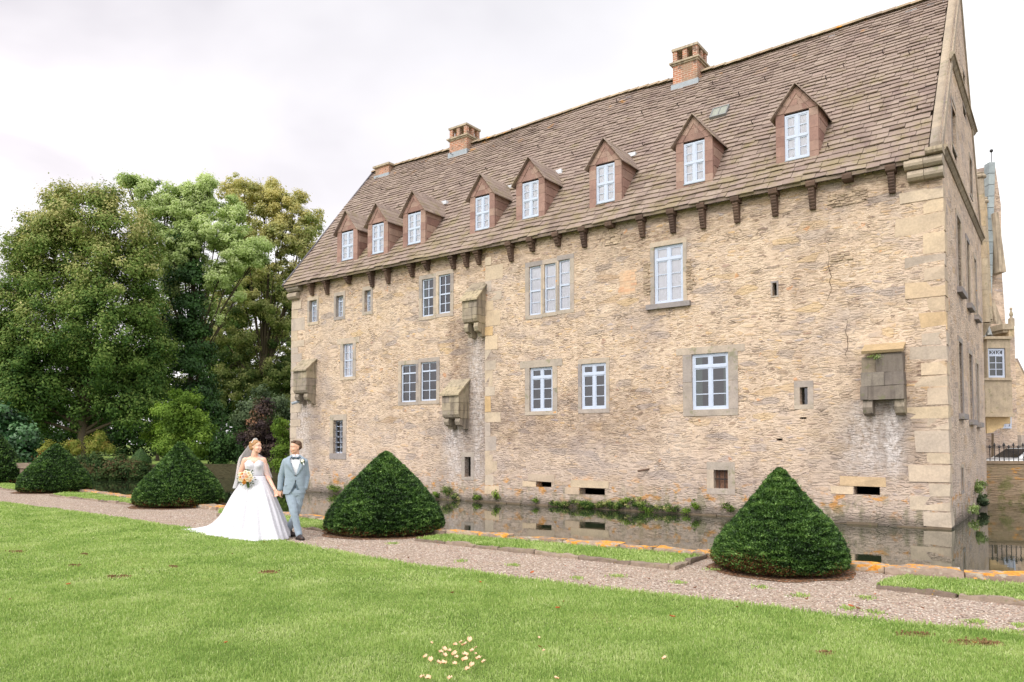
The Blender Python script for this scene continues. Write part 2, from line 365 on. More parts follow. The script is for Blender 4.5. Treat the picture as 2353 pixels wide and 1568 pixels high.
# ================================================================== PEOPLE
def skin_mat(name,c,c2):
    g=G(name,.5,.35); v=g.co(); g.col(g.ramp(g.noise(v,14,3),[(.3,W(*c)),(.7,W(*c2))])); g.set('Subsurface Weight',.12); g.set('Subsurface Radius',(.02,.008,.004)); return g.m
M_skinw=skin_mat('fair_skin_rosy',(228,176,154),(236,192,170)); M_skinm=skin_mat('fair_skin',(214,164,140),(224,178,154))
def cloth(name,c,vs=300,var=.12,rough=.85,fold=.0):
    g=G(name,rough,.2); v=g.co(); lo=tuple(a*(1-var) for a in W(*c)[:3])+(1,); hi=tuple(min(1,a*(1+var)) for a in W(*c)[:3])+(1,)
    g.col(g.ramp(g.noise(v,vs,2),[(.35,lo),(.65,hi)])); g.set('Sheen Weight',.2)
    if fold:
        g.bump(g.noise(g.scale(v,1,1,2.2),9,3,.5,dist=.8),fold,.03)
    return g.m
M_suit=cloth('grey_blue_wool',(144,158,172),fold=.25); M_vest=cloth('darker_grey_blue_wool',(96,112,128),fold=.3); M_bow=cloth('slate_blue_silk',(72,88,104),rough=.5)
M_shirt=cloth('white_cotton',(232,232,238),var=.02); M_shoe=simple('dark_brown_leather',(52,42,40),.35,.5,.2,vs=30); M_sole=simple('shoe_sole',(30,28,28),.7)
M_hairm=simple('brown_hair',(92,66,50),.6,.4,.35,vs=60); M_hairb=simple('strawberry_blonde_hair',(168,126,84),.5,.4,.3,vs=50)
M_eye=simple('eye_white',(228,226,224),.3,.5,.02); M_iris=simple('iris_dark',(50,44,44),.3,.5); M_lip=simple('lips',(190,112,104),.5,.4,.05); M_brow=simple('eyebrow',(110,80,60),.8,.2)
def RZ(a): return Matrix.Rotation(a,3,'Z')
def head(m, C, Rm, fem=0):
    C=Vector(C)
    def E(c,r): m.ell(C+Rm@Vector(c),r,20,14,Rm)
    def K(a,b,ra,rb): m.caps(C+Rm@Vector(a),C+Rm@Vector(b),ra,rb)
    w=.95 if fem else 1.0
    E((0,.014,.028),(.075*w,.095,.087)); E((0,-.020,-.025),(.066*w,.070,.080)); E((0,-.026,-.066),(.058*w,.056,.042)); E((0,-.058,-.092),(.030,.024,.022)); E((0,-.04,.03),(.062*w,.05,.05))
    K((0,-.084,.006),(0,-.100,-.030),.0075,.010); E((0,-.095,-.036),(.0145,.012,.008))
    for s in(-1,1):
        E((s*.029,-.073,.020),(.022,.012,.006)); E((s*.034,-.058,-.032),(.026,.026,.028)); E((s*.072*w,.010,-.010),(.007,.015,.026))
    E((0,-.083,-.062),(.020,.009,.005)); E((0,-.082,-.071),(.017,.009,.006))
def face_parts(root, C, Rm, fem=0):
    C=Vector(C)
    for s in(-1,1):
        m=MB(); m.ell(C+Rm@Vector((s*.029,-.0775,.003)),(.0105,.0075,.0052),12,8,Rm); e=m.build('eye',M_eye,root,True)
        m=MB(); m.ell(C+Rm@Vector((s*.029,-.083,.003)),(.0048,.003,.0046),10,6,Rm); m.build('iris',M_iris,e,True)
        m=MB(); m.tube([C+Rm@Vector(q) for q in((s*.012,-.0875,.019),(s*.028,-.088,.025),(s*.046,-.073,.02))],[.002,.003,.0015],6); m.build('eyebrow',M_brow,root,True)
    m=MB()
    m.tube([C+Rm@Vector(q) for q in((-.025,-.083,-.063),(-.01,-.0955,-.067),(0,-.097,-.068),(.01,-.0955,-.067),(.025,-.083,-.063))],[.0015,.0035,.004,.0035,.0015],8); m.build('mouth',M_lip,root,True)
def hand(m, Wp, d, n, side, curl=.6, sc_=1.0, spread=.0):
    Wp=Vector(Wp); d=Vector(d).normalized(); n=Vector(n); n=(n-d*n.dot(d)).normalized(); s=d.cross(n)*side
    for i,o in enumerate((.032,.011,-.011,-.031)):
        m.caps(Wp+d*.005+s*o*.55*sc_, Wp+(d*.086+s*o)*sc_, .0165*sc_, .0125*sc_, 10, 4)
        L=[(.043,.027,.021),(.048,.031,.022),(.044,.029,.021),(.035,.022,.018)][i]; p=Wp+(d*.086+s*o)*sc_; a=curl*(.5+.08*i)
        dr=d
        r=.0098*sc_
        for j,l in enumerate(L):
            dr=(dr*math.cos(a)+n*math.sin(a)).normalized(); q=p+dr*l*sc_; m.caps(p,q,r,r*.92,10,4)
            nn=(n-dr*n.dot(dr)).normalized(); 
            n_=(n*math.cos(a)-d*math.sin(a)) if j==0 else nn
            p=q; r*=.92; a=curl*.62
            d2=dr; nvec=nn
            # rotate the bending plane along
            n_l=nvec
            def _(x): return x
            n2=n_l
            dr=dr; 
            nsave=n2
            n_bend=nsave
            nb=n_bend
            if j<2: 
                dr=(dr*math.cos(a)+nb*math.sin(a)).normalized(); a=0
    m.caps(Wp+(d*.012+s*.02)*sc_, Wp+(d*.045+s*.043+n*.016)*sc_, .015*sc_, .0125*sc_,10,4)
    m.caps(Wp+(d*.045+s*.043+n*.016)*sc_, Wp+(d*.075+s*.05+n*.032)*sc_, .0115*sc_, .0100*sc_,10,4)
    m.caps(Wp+(d*.075+s*.05+n*.032)*sc_, Wp+(d*.1+s*.045+n*.042)*sc_, .0098*sc_, .0085*sc_,10,4)
def loft(rings, cap=False, n=None):
    V=[p for r in rings for p in r]; n=len(rings[0]); F=[(a*n+k,a*n+k+1,(a+1)*n+k+1,(a+1)*n+k) for a in range(len(rings)-1) for k in range(n-1)]
    return V,F
# ------------------------------------------------------------------ groom
GD=13.2; KG=GD/1875.6/4.6125
gx=atd(680.4,1021,GD)[0]
groom=empty('person',(gx,GD,0),0,'man in a grey-blue three-piece suit and bow tie, one hand in his pocket','person')
def gp(cx,cyy,y=0.0):
    k=1+y/GD; return Vector(((gx+(cx-1385)*KG)*k-gx,y,((1315-cyy)*KG-EYE)*k+EYE))
HC=gp(1381,271,0); HR=RZ(R(-46))@Matrix.Rotation(R(3),3,'X')
TY=R(20); TR=RZ(TY)
m=MB(); head(m,HC,HR)
m.caps(HC+Vector((.0,.015,-.06)),gp(1385,405,.03),.058,.060)
m.ell(gp(1380,460,.02),(.13,.065,.11)); m.ell(gp(1378,600,.02),(.115,.065,.2)); m.ell(gp(1380,770,.02),(.12,.07,.12))
shR,shL=gp(1268,436,-.02),gp(1486,436,.05); elR,elL=gp(1218,605,.02),gp(1512,600,.12); wrR,wrL=gp(1206,752,.0),gp(1492,742,.045)
m.caps(gp(1380,440,.02),shR,.045,.042); m.caps(gp(1380,440,.02),shL,.045,.042)
for a,b,c in((shR,elR,wrR),(shL,elL,wrL)): m.caps(a,b,.048,.038); m.caps(b,c,.037,.026)
hipR,knR,anR=gp(1330,805,0),gp(1370,1015,-.12),gp(1424,1245,-.13)
hipL,knL,anL=gp(1425,805,.03),gp(1404,1000,.02),gp(1308,1225,.30)
for a,b,c in((hipR,knR,anR),(hipL,knL,anL)): m.caps(a,b,.078,.05); m.caps(b,c,.048,.034); m.caps(c,c+Vector((.03,-.04,-.04)),.028,.022)
hand(m,wrR,(-.16,.02,-1),(.35,.95,0),1,curl=.95); hand(m,wrL,(-.6,-.05,-.8),(-1,.1,0),-1,curl=.3)
o=m.build('body',M_skinm,groom); applied(o,[('REMESH',dict(mode='VOXEL',voxel_size=.0048)),('SMOOTH',dict(factor=.5,iterations=3))])
face_parts(groom,HC,HR)
# hair
m=MB()
def HE(c,r): m.ell(HC+HR@Vector(c),r,20,14,HR)
HE((0,.026,.056),(.079,.088,.066)); HE((0,.050,.014),(.0765,.064,.066)); 
m.caps(HC+HR@Vector((-.042,-.050,.098)),HC+HR@Vector((.04,-.054,.10)),.018,.018); m.caps(HC+HR@Vector((-.03,-.02,.110)),HC+HR@Vector((.03,-.02,.110)),.02,.02)
o=m.build('hair',M_hairm,groom); applied(o,[('REMESH',dict(mode='VOXEL',voxel_size=.005)),('SMOOTH',dict(factor=.5,iterations=2))])
displace(o,lambda x,y,z:mnoise.noise(Vector((x,y,z))*60)*.004)
# trousers
m=MB(); m.ell(gp(1378,790,.015),(.165,.115,.12))
m.caps(hipR,knR,.102,.068); m.caps(knR,anR+Vector((0,0,.0)),.067,.058); m.caps(hipL,knL,.100,.066); m.caps(knL,anL,.066,.057)
m.caps(anR,anR+Vector((.01,-.01,-.035)),.061,.060); m.caps(anL,anL+Vector((0,0,-.03)),.058,.057)
o=m.build('trousers',M_suit,groom); applied(o,[('REMESH',dict(mode='VOXEL',voxel_size=.007)),('SMOOTH',dict(factor=.5,iterations=6))])
displace(o,lambda x,y,z:mnoise.noise(Vector((x*7,y*7,z*15+x*14)))*.009+mnoise.noise(Vector((x*14,y*14,z*26)))*.003)
# torso garments
tc0=gp(1378,0,0.02)
def ringpt(a,rx,ry,z,cx=0,cyo=0,pw=2.4):
    c,s=math.cos(a),math.sin(a); k=(abs(c)**pw+abs(s)**pw)**(-1/pw)
    p=TR@Vector((rx*c*k,ry*s*k,0)); return Vector((tc0.x+cx,tc0.y+cyo,0))+p+Vector((0,0,z))
FR=-math.pi/2
def garment(name,mat,levels,gap,thick,vox,extra=None,n=72,fold=.0,smooth=4):
    rings=[]
    for z,rx,ry,cx in levels:
        g_=gap(z); rings.append([ringpt(FR+g_[0]+(2*math.pi-g_[0]-g_[1])*k/n,rx,ry,z,cx) for k in range(n+1)])
    V,Fc=loft(rings); m=MB(); m.add(V,Fc); o=m.build(name,mat,groom)
    applied(o,[('SOLIDIFY',dict(thickness=thick,offset=0))])
    if extra:
        m=MB(); base=o.data; m.add([v.co[:] for v in base.vertices],[tuple(p.vertices) for p in base.polygons]); extra(m)
        bpy.data.objects.remove(o); o=m.build(name,mat,groom)
    applied(o,[('REMESH',dict(mode='VOXEL',voxel_size=vox)),('SMOOTH',dict(factor=.5,iterations=smooth))])
    if fold: displace(o,lambda x,y,z:mnoise.noise(Vector((x*8,y*8,z*11+3)))*fold+mnoise.noise(Vector((x*18+z*9,y*18,z*26)))*fold*.5)
    return o
zc=lambda cy__:(1315-cy__)*KG
JL=[(zc(803),.186,.128,-.012),(zc(740),.182,.130,-.01),(zc(680),.172,.128,-.004),(zc(620),.164,.126,0),(zc(560),.168,.128,0),(zc(500),.176,.130,.0),(zc(450),.186,.122,.0),(zc(418),.182,.108,.002),(zc(400),.168,.096,.003),(zc(385),.136,.086,.004),(zc(370),.094,.076,.004),(zc(358),.070,.070,.004)]
V0,V1=zc(592),zc(372)
def jgap(z):
    if z<zc(655): f=(zc(655)-z)/(zc(655)-zc(803)); return (.62*f**1.3+.005,.55*f**1.6+.005)[::-1] if False else (.60*f**1.25+.01,.5*f**1.5+.01)
    if z>V0: f=(z-V0)/(V1-V0); return (.005+.62*f**.9,.005+.62*f**.9)
    return (.005,.005)
def sleeves(m):
    def ch(a,b,c,r):
        m.caps(a,a+(b-a)*.5,r[0],r[1]); m.caps(a+(b-a)*.5,b,r[1],r[2]); m.caps(b,b+(c-b)*.5,r[2],r[3]); m.caps(b+(c-b)*.5,b+(c-b)*.93,r[3],r[4])
    ch(shR,elR,wrR,(.064,.061,.056,.052,.049)); ch(shL,elL,wrL,(.062,.060,.055,.051,.048))
garment('jacket',M_suit,JL,jgap,.012,.0058,sleeves,fold=.0045,smooth=4)
WL=[(zc(775),.168,.112,-.006),(zc(700),.160,.112,-.004),(zc(620),.152,.112,0),(zc(550),.158,.115,0),(zc(500),.164,.116,0),(zc(450),.158,.106,0)]
def wgap(z):
    if z>zc(600): f=(z-zc(600))/(zc(450)-zc(600)); return (.004+.42*f,.004+.42*f)
    if z<zc(740): f=(zc(740)-z)/(zc(740)-zc(775)); return (.004+.2*f,.004+.2*f)
    return (.002,.002)
garment('waistcoat',M_vest,WL,wgap,.006,.0045,smooth=2)
SL=[(zc(640),.142,.1,0),(zc(560),.15,.106,0),(zc(500),.158,.108,0),(zc(450),.152,.1,0),(zc(420),.13,.088,0),(zc(400),.1,.074,.003),(zc(385),.075,.068,.004),(zc(366),.064,.066,.004),(zc(352),.062,.063,.004)]
garment('shirt',M_shirt,SL,lambda z:(0,0) if z<zc(372) else (.12*(z-zc(372))/.03,)*2,.005,.0045,smooth=1)
# lapels
for sd,sg in((0,1),(1,-1)):
    m=MB(); top=[];N_=12
    A=[];B=[]
    for k in range(N_+1):
        f=k/N_; z=V0+(zc(385)-V0)*f; gg_=jgap(z)[0]
        lev=[l for l in JL][::1]; zs_=[l[0] for l in JL]; rx=np.interp(z,zs_,[l[1] for l in JL])+.011; ry=np.interp(z,zs_,[l[2] for l in JL])+.011; cx=np.interp(z,zs_,[l[3] for l in JL])
        w=.50*math.sin(math.pi*min(1,f*1.0+.02)*.62)*(1.0 if f<.72 else (.78 if f<.8 else .72-(f-.8)*1.6))
        A.append(ringpt(FR+sg*(gg_-.01),rx,ry,z,cx)); B.append(ringpt(FR+sg*(gg_+w+.02),rx+.004,ry+.004,z+ (.018 if .6<f<.74 else 0),cx))
    m.add(A+B,[(k,k+1,N_+2+k,N_+1+k) for k in range(N_)]); o=m.build('lapel',M_suit,groom); applied(o,[('SOLIDIFY',dict(thickness=.005,offset=0))])
for cyy in(592,650):
    q=ringpt(FR+.0,.185-.008,.140,zc(cyy)); m=MB(); m.tube([q,q+TR@Vector((0,-.005,0))],.009,12); m.build('jacket_button',M_iron,groom)
# pocket flap
m=MB(); q0=[ringpt(FR-.85-.06*k,.190,.139,zc(690)) for k in range(6)]; q1=[p+Vector((0,0,-.035)) for p in [ringpt(FR-.85-.06*k,.194,.143,zc(690)) for k in range(6)]]; m.add(q0+q1,[(k,k+1,7+k,6+k) for k in range(5)]); o=m.build('pocket_flap',M_suit,groom); applied(o,[('SOLIDIFY',dict(thickness=.004))])
# collar, bow tie
for sg in(-1,1):
    m=MB(); c0=Vector((tc0.x+.004,tc0.y,0))
    pts=[ringpt(FR+sg*.08,.066,.072,zc(352)),ringpt(FR+sg*.75,.068,.070,zc(352)),ringpt(FR+sg*.85,.085,.084,zc(380)),ringpt(FR+sg*.42,.08,.094,zc(392)),ringpt(FR+sg*.12,.07,.082,zc(372))]
    m.add(pts,[(0,1,2,3,4)]); o=m.build('collar',M_shirt,groom); applied(o,[('SOLIDIFY',dict(thickness=.004))])
bt=ringpt(FR,.07,.093,zc(392)); m=MB(); m.ell(bt,(.013,.010,.014),12,8)
for sg in(-1,1):
    r_=[]
    for f,h in((0.008,.009),(.025,.017),(.048,.024),(.062,.021)):
        r_.append([bt+TR@Vector((sg*f,-.002,h)),bt+TR@Vector((sg*f,-.016,0)),bt+TR@Vector((sg*f,-.002,-h)),bt+TR@Vector((sg*f,.008,0))])
    m.add([p for q in r_ for p in q],[(a*4+k,a*4+(k+1)%4,(a+1)*4+(k+1)%4,(a+1)*4+k) for a in range(3) for k in range(4)]+[(12,13,14,15)])
m.build('bow_tie',M_bow,groom)
for a,b in((elR,wrR),(elL,wrL)):
    m=MB(); d=(b-a).normalized(); m.tube([b-d*.03,b+d*.004],[.036,.034],16); m.build('shirt_cuff',M_shirt,groom,True)
# boutonniere
bq=ringpt(FR+.62,.19,.148,zc(430)); bt_=MB()
for k in range(7):
    a=k*.9; bt_.ell(bq+Vector((.014*math.cos(a),-.012-.002*k,.014*math.sin(a)+.01)),(.015,.008,.013),8,6)
bo=bt_.build('boutonniere',m_ashlar('cream_petals',[(240,232,210),(250,244,232)],bump=.001),groom,True)
m=MB(); 
for k in range(7):
    a=k*.95; c=bq+Vector((.03*math.cos(a),-.008,.03*math.sin(a)-.005)); m.ell(c,(.012,.004,.02),8,6)
m.build('sprig',M_grey,bo)
m=MB(); m.add([bq+Vector(q) for q in((0,-.014,-.01),(.012,-.016,-.06),(.035,-.016,-.07),(.02,-.014,-.02))],[(0,1,2,3)]); m.build('ribbon',M_shirt,bo)
# shoes
for an,fw,lift in((anR,Vector((.62,-.78,0)),0),(anL,Vector((.75,-.66,0)),.02)):
    fw=fw.normalized(); m=MB(); h=Vector((an.x,an.y,0))-fw*.02; u=Vector((0,0,1))
    m.caps(h+u*.055,h+fw*.10+u*.055,.042,.042); m.caps(h+fw*.08+u*.048,h+fw*.20+u*.034,.044,.036); m.caps(h+u*.05,h+u*.1,.04,.042)
    o=m.build('shoe',M_shoe,groom); applied(o,[('REMESH',dict(mode='VOXEL',voxel_size=.005)),('SMOOTH',dict(factor=.5,iterations=4))])
    me_=o.data; co_v=np.empty(len(me_.vertices)*3,np.float32); me_.vertices.foreach_get('co',co_v); co_v[2::3]=np.maximum(co_v[2::3],.016)+lift; me_.vertices.foreach_set('co',co_v); me_.update()
    m=MB(); s=fw.cross(u); ol=[(-.045,0),(-.035,.034),(.05,.038),(.13,.046),(.2,.04),(.235,.0),(.2,-.04),(.13,-.046),(.05,-.038),(-.035,-.034)]
    pp=[h+fw*a+s*b for a,b in ol]; n=len(pp); m.add([p+u*(.001+lift*.6) for p in pp]+[p+u*(.02+lift) for p in pp],[tuple(range(n-1,-1,-1)),tuple(range(n,2*n))]+[(i,(i+1)%n,(i+1)%n+n,i+n) for i in range(n)])
    m.build('sole',M_sole,o)
# ------------------------------------------------------------------ bride
BD=13.4; KB=BD/1875.6/4.6125
bride=empty('person',(-4.50,BD,0),0,'woman in a strapless white wedding gown with a long train and veil','person')
def bp(cx,cyy,y=0.0):
    k=1+y/BD; return Vector(((-4.50+(cx-969)*KB)*k+4.50,y,((1300-cyy)*KB-EYE)*k+EYE))
HC=bp(930,262,-.02); HR=RZ(R(66))@Matrix.Rotation(R(-2),3,'X')
m=MB(); head(m,HC,HR,1)
m.caps(HC+Vector((-.015,.01,-.06)),bp(903,400,.02),.054,.062); m.caps(bp(903,385,.02),bp(840,415,.01),.045,.045); m.caps(bp(903,385,.02),bp(985,415,.03),.045,.045)
m.ell(bp(913,452,.0),(.150,.088,.11)); m.ell(bp(918,540,.0),(.125,.085,.16)); m.ell(bp(925,640,0),(.16,.12,.12))
m.ell(bp(872,462,-.055),(.058,.045,.055)); m.ell(bp(958,462,-.055),(.058,.045,.055))
sR,sL=bp(806,424,.0),bp(1012,420,.03); eR,eL=bp(752,575,.06),bp(1062,602,.06); wR=bp(800,640,-.20); wL=bp(1150,758,-.15)
m.caps(bp(903,404,.02),sR,.05,.05); m.caps(bp(903,404,.02),sL,.05,.048)
m.caps(sR,eR,.060,.050); m.caps(eR,wR,.046,.028); m.caps(sL,eL,.056,.045); m.caps(eL,wL,.043,.026)
for x in(890,960): m.caps(bp(x,680,0),bp(x+10,980,-.03),.085,.055); m.caps(bp(x+10,980,-.03),bp(x+15,1230,.03),.052,.036); m.caps(bp(x+15,1240,.03),bp(x+40,1280,-.08),.035,.028)
hand(m,wL,(.42,-.12,-1),(-.3,-.9,.2),-1,curl=.9,sc_=.92); hand(m,wR,(.3,-.55,-.35),(0,0,1),1,curl=1.2,sc_=.9)
o=m.build('body',M_skinw,bride); applied(o,[('REMESH',dict(mode='VOXEL',voxel_size=.0048)),('SMOOTH',dict(factor=.5,iterations=4))])
face_parts(bride,HC,HR,1)
m=MB(); HE((0,.024,.048),(.079,.096,.072)); HE((0,.05,.012),(.076,.072,.072)); HE((0,.118,.015),(.05,.042,.05)); HE((0,.1,.06),(.055,.045,.04)); HE((.02,.095,-.035),(.04,.035,.04))
for s in(-1,1):
    m.caps(HC+HR@Vector((s*.040,-.046,.080)),HC+HR@Vector((s*.068,.01,.03)),.016,.018)
    m.caps(HC+HR@Vector((s*.06,.03,-.02)),HC+HR@Vector((s*.045,.08,-.03)),.02,.026)
o=m.build('hair',M_hairb,bride); applied(o,[('REMESH',dict(mode='VOXEL',voxel_size=.005)),('SMOOTH',dict(factor=.5,iterations=1))])
HI=HR.inverted()
def hairfn(x,y,z):
    q=HI@(Vector((x,y,z))-HC); return math.sin(q.z*260+q.y*90)*.0018+mnoise.noise(q*55)*.005
displace(o,hairfn)
m=MB()
for k in range(9):
    a=math.pi*(.12+.76*k/8); p=HC+HR@Vector((.084*math.cos(a),.03,.035+.088*math.sin(a))); m.tube([p,p+HR@Vector((0,-.008,.018+.014*math.sin(a)))],[.009,.003],6); m.ell(p,(.009,.009,.008),8,6)
m.build('tiara',simple('pearl_white',(240,238,236),.3,.6,.02),bride,True)
M_pearl=simple('pearl',(244,236,220),.2,.7)
for s in(-1,1): m=MB(); m.ell(HC+HR@Vector((s*.074,.002,-.046)),(.006,.006,.009),8,6); m.build('earring',M_pearl,bride,True)
M_gown=cloth('white_satin_lace',(214,212,220),vs=45,var=.035,rough=.7)
gg=G('white_tulle',.85,.15); v=gg.co(); gg.col(gg.ramp(gg.noise(v,42,4,.7),[(.4,W(204,202,210)),(.6,W(222,220,227))])); gg.set('Sheen Weight',.3); gg.bump(gg.noise(v,42,4,.7),.25,.01); M_tulle=gg.m
BT=RZ(R(14)); bc=bp(918,0,0)
def bring(a,rx,ry,z,cx=0):
    c,s=math.cos(a),math.sin(a); return Vector((bc.x+cx,0,z))+BT@Vector((rx*c,ry*s,0))
NB=96; rings=[]; zb=lambda c:(1300-c)*KB
for j in range(26):
    f=j/25; ring=[]
    for k in range(NB+1):
        a=FR+2*math.pi*k/NB; da=(a-FR+math.pi)%(2*math.pi)-math.pi
        ztop=zb(448)+.048*math.exp(-((abs(da)-.55)/.38)**2)-.02*math.exp(-(da/.16)**2)-.03*max(0,abs(da)-1.2)
        z=zb(600)+(ztop-zb(600))*f
        zz=[zb(600),zb(560),zb(520),zb(480),zb(440)]
        rx=np.interp(z,zz,[.146,.146,.153,.163,.168]); ry=np.interp(z,zz,[.118,.115,.112,.112,.108])
        b=.046*math.exp(-((abs(da)-.5)/.40)**2)*math.exp(-((z-zb(478))/.062)**2)
        ring.append(bring(a,rx+b*.6,ry+b,z,(z-zb(600))*-.03))
    rings.append(ring)
V,Fc=loft(rings); m=MB(); m.add(V,Fc); o=m.build('bodice',M_gown,bride,True); applied(o,[('SOLIDIFY',dict(thickness=.008,offset=1))])
# skirt with train
HP=[(-180+14,.56),(-150,.50),(-128,.50),(-102,.52),(-78,.66),(-50,.80),(-25,.66),(0,.56),(30,.52),(60,.54),(90,.66),(110,.85),(124,1.25),(134,1.75),(141,2.08),(148.6,2.16),(154,1.75),(159,1.42),(166,1.15),(172.6,.95),(180,.76),(194,.56)]
ang=np.array([a for a,_ in HP]); rad_=np.array([r for _,r in HP])
GA=[(0,0),(.05,.07),(.1,.13),(.2,.26),(.33,.41),(.51,.58),(.75,.79),(.92,.94),(1,1)]; GB=[(0,0),(.05,.045),(.1,.085),(.2,.155),(.33,.225),(.46,.29),(.63,.375),(.76,.46),(.85,.54),(.92,.64),(.97,.80),(1,1)]
NS=360; NV=60; rings=[]; zw=zb(598)
for j in range(NV+1):
    v=j/NV; ring=[]
    for k in range(NS+1):
        a=2*math.pi*k/NS-math.pi; ad=math.degrees(a); 
        if ad<-166: ad+=360
        Rh=float(np.interp(ad,ang,rad_)); wt=min(max((Rh-.75)/1.0,0),1)
        if ad>90 and Rh<.95: pass
        gv=(1-wt)*np.interp(v,[q[0] for q in GA],[q[1] for q in GA])+wt*np.interp(v,[q[0] for q in GB],[q[1] for q in GB])
        rw=.150*abs(math.cos(a))+.120*abs(math.sin(a))
        fold=.024*math.sin(a*13+1.3*math.sin(v*3))+.012*math.sin(a*31+2+v)+.020*math.sin(a*8+.6)
        fold*=min(1,v*1.8)*(1+.6*wt); Rr=rw+(Rh-rw)*gv+fold*(.35+.65*v)*1.3
        cxm=(1-v)*(bc.x)+0*v
        z=zw*(1-v); 
        if v>.985: z=max(z,.006)
        z+= .012*abs(math.sin(a*19))*(v>.9)
        ring.append(Vector((cxm+math.cos(a)*Rr,math.sin(a)*Rr,max(z,.005))))
    rings.append(ring)
V,Fc=loft(rings); m=MB(); m.add(V,Fc); o=m.build('skirt',M_tulle,bride,True); o['label']='full white tulle skirt with a long train spread to the left'; applied(o,[('SOLIDIFY',dict(thickness=.004,offset=0))])
# veil
g=G('sheer_veil',.8,.2); g.col(W(244,242,246)); tr=g.n('BsdfTransparent',{}); tl=g.n('BsdfTranslucent',{'Color':W(244,242,246)}); m2=g.t.nodes.new('ShaderNodeMixShader'); m2.inputs[0].default_value=.5; g.t.links.new(g.b.outputs[0],m2.inputs[1]); g.t.links.new(tl,m2.inputs[2]); mx=g.t.nodes.new('ShaderNodeMixShader'); mx.inputs[0].default_value=.42
g.t.links.new(tr,mx.inputs[1]); g.t.links.new(m2.outputs[0],mx.inputs[2]); g.t.links.new(mx.outputs[0],g.o.inputs[0]); M_veil=g.m
VL=[(228,-.190,-.150,.10),(250,-.225,-.135,.10),(300,-.285,-.115,.11),(345,-.335,-.06,.12),(385,-.37,.045,.13),(430,-.392,.09,.15),(480,-.405,.135,.17),(560,-.42,.165,.19),(640,-.435,.185,.21),(740,-.475,.20,.24)]
rings=[]; NVv=90
for cyy,xl,xr,ry in VL:
    ring=[]
    for k in range(NVv+1):
        a=R(-38)+(R(222)-R(-38))*k/NVv; z=zb(cyy)
        rt=k/NVv
        if cyy>560: z=zb(560+(cyy-560)*min(1,.15+rt*1.1))
        fo=1+.035*math.sin(a*14)*min(1,(cyy-228)/200)
        yc=.07-.02 if cyy>380 else .085
        ring.append(Vector(((xl+xr)/2+(xr-xl)/2*math.cos(a)*fo, yc+ry*math.sin(a)*fo, z)))
    rings.append(ring)
V,Fc=loft(rings); m=MB(); m.add(V,Fc); m.build('veil',M_veil,bride,True)
m=MB()
for k in range(5): m.ell(HC+HR@Vector((-.02+.012*k,.125,.03+.01*math.sin(k*2))),(.012,.01,.012),8,6)
m.build('veil_comb',M_shirt,bride,True)
# ------------------------------------------------------------------ bouquet
bc_=bp(822,615,-.30); bq_=empty('bouquet',(bc_.x-4.50,bc_.y+BD,bc_.z),0,'round bouquet of peach and cream roses with eucalyptus held by the bride','bouquet')
def rose_mesh(c1):
    m=MB()
    for ly,(n,r,h,op) in enumerate(((3,.010,.022,.15),(4,.017,.026,.3),(5,.025,.026,.55),(6,.033,.022,.8))):
        for k in range(n):
            a=2*math.pi*k/n+ly*.7; m.cur=1-ly/3.2+random.uniform(-.08,.08); C=Vector((math.cos(a),0,math.sin(a)))
            t=Vector((-math.sin(a),0,math.cos(a))); V=[];nu,nv=4,4
            for j in range(nv+1):
                vv=j/nv
                for i in range(nu+1):
                    u=(i/nu-.5)*2; ww=r*1.0*math.sin(math.pi*(.2+.62*vv))
                    rr=r*(.35+.65*math.sin(vv*math.pi/2*(1+op*.25)))+op*.010*vv*vv
                    p=C*(rr*math.cos(u*.75))+t*(ww*1.05*math.sin(u*.95)); p.y=-h*math.sin(vv*math.pi/2)+(op*.014*vv**3)+.002*u*u
                    V.append(p)
            m.add(V,[(j*(nu+1)+i,j*(nu+1)+i+1,(j+1)*(nu+1)+i+1,(j+1)*(nu+1)+i) for j in range(nv) for i in range(nu)])
    return m
def rosemat(n,a,b):
    g=G(n,.6,.3); g.col(hexmix(g,g.attr(),[W(*a),W(*b)])); return g.m
RM=[rosemat('peach_rose',(246,214,170),(240,160,80)),rosemat('cream_rose',(246,238,222),(240,220,176)),rosemat('blush_rose',(240,214,206),(226,184,168)),rosemat('orange_rose',(236,170,84),(214,120,36))]
spots=[(-.055,.055,0),(-.005,.085,1),(.05,.07,1),(-.085,.0,0),(-.035,.012,2),(.02,.012,0),(.075,.03,1),(-.06,-.045,1),(-.01,-.055,3),(.035,-.04,1),(.065,-.045,0),(-.1,.045,1),(-.1,-.04,1),(.0,.05,2),(-.03,-.085,3),(.09,-.01,1)]
for k,(x,z,mt) in enumerate(spots):
    y=-.035*(1-(x*x+z*z)/.012)-.02; o=rose_mesh(0).build('rose',RM[mt],bq_,True); o.location=(x,y,z); o.rotation_euler=(z*-5*.9,0,x*5*.9) ; o.scale=(.98,.98,.98)
    if mt in(1,3): o['label']='cream rose' if mt==1 else 'deep orange rose'
m=MB(); rnd_=[]
n=75; a=rng.uniform(0,2*np.pi,n); r=rng.uniform(.085,.165,n); r[:18]=rng.uniform(.02,.08,18)
for q in range(n):
    x,z=math.cos(a[q])*r[q]*1.0,math.sin(a[q])*r[q]*.95-.01; c=Vector((x,-.03+r[q]*.25+random.uniform(-.02,.02),z)); d=Vector((x,random.uniform(-.05,.03),z)).normalized(); s=Vector((random.gauss(0,1),random.gauss(0,1),random.gauss(0,1))); s=(s-d*s.dot(d)).normalized(); L=random.uniform(.022,.034); w=L*.5
    m.cur=random.random(); m.add([c-d*L*.6,c+s*w*.8-d*L*.1,c+d*L*.3+s*w*.7,c+d*L*.8,c+d*L*.3-s*w*.7,c-s*w*.8-d*L*.1],[(0,1,2,3,4,5)])
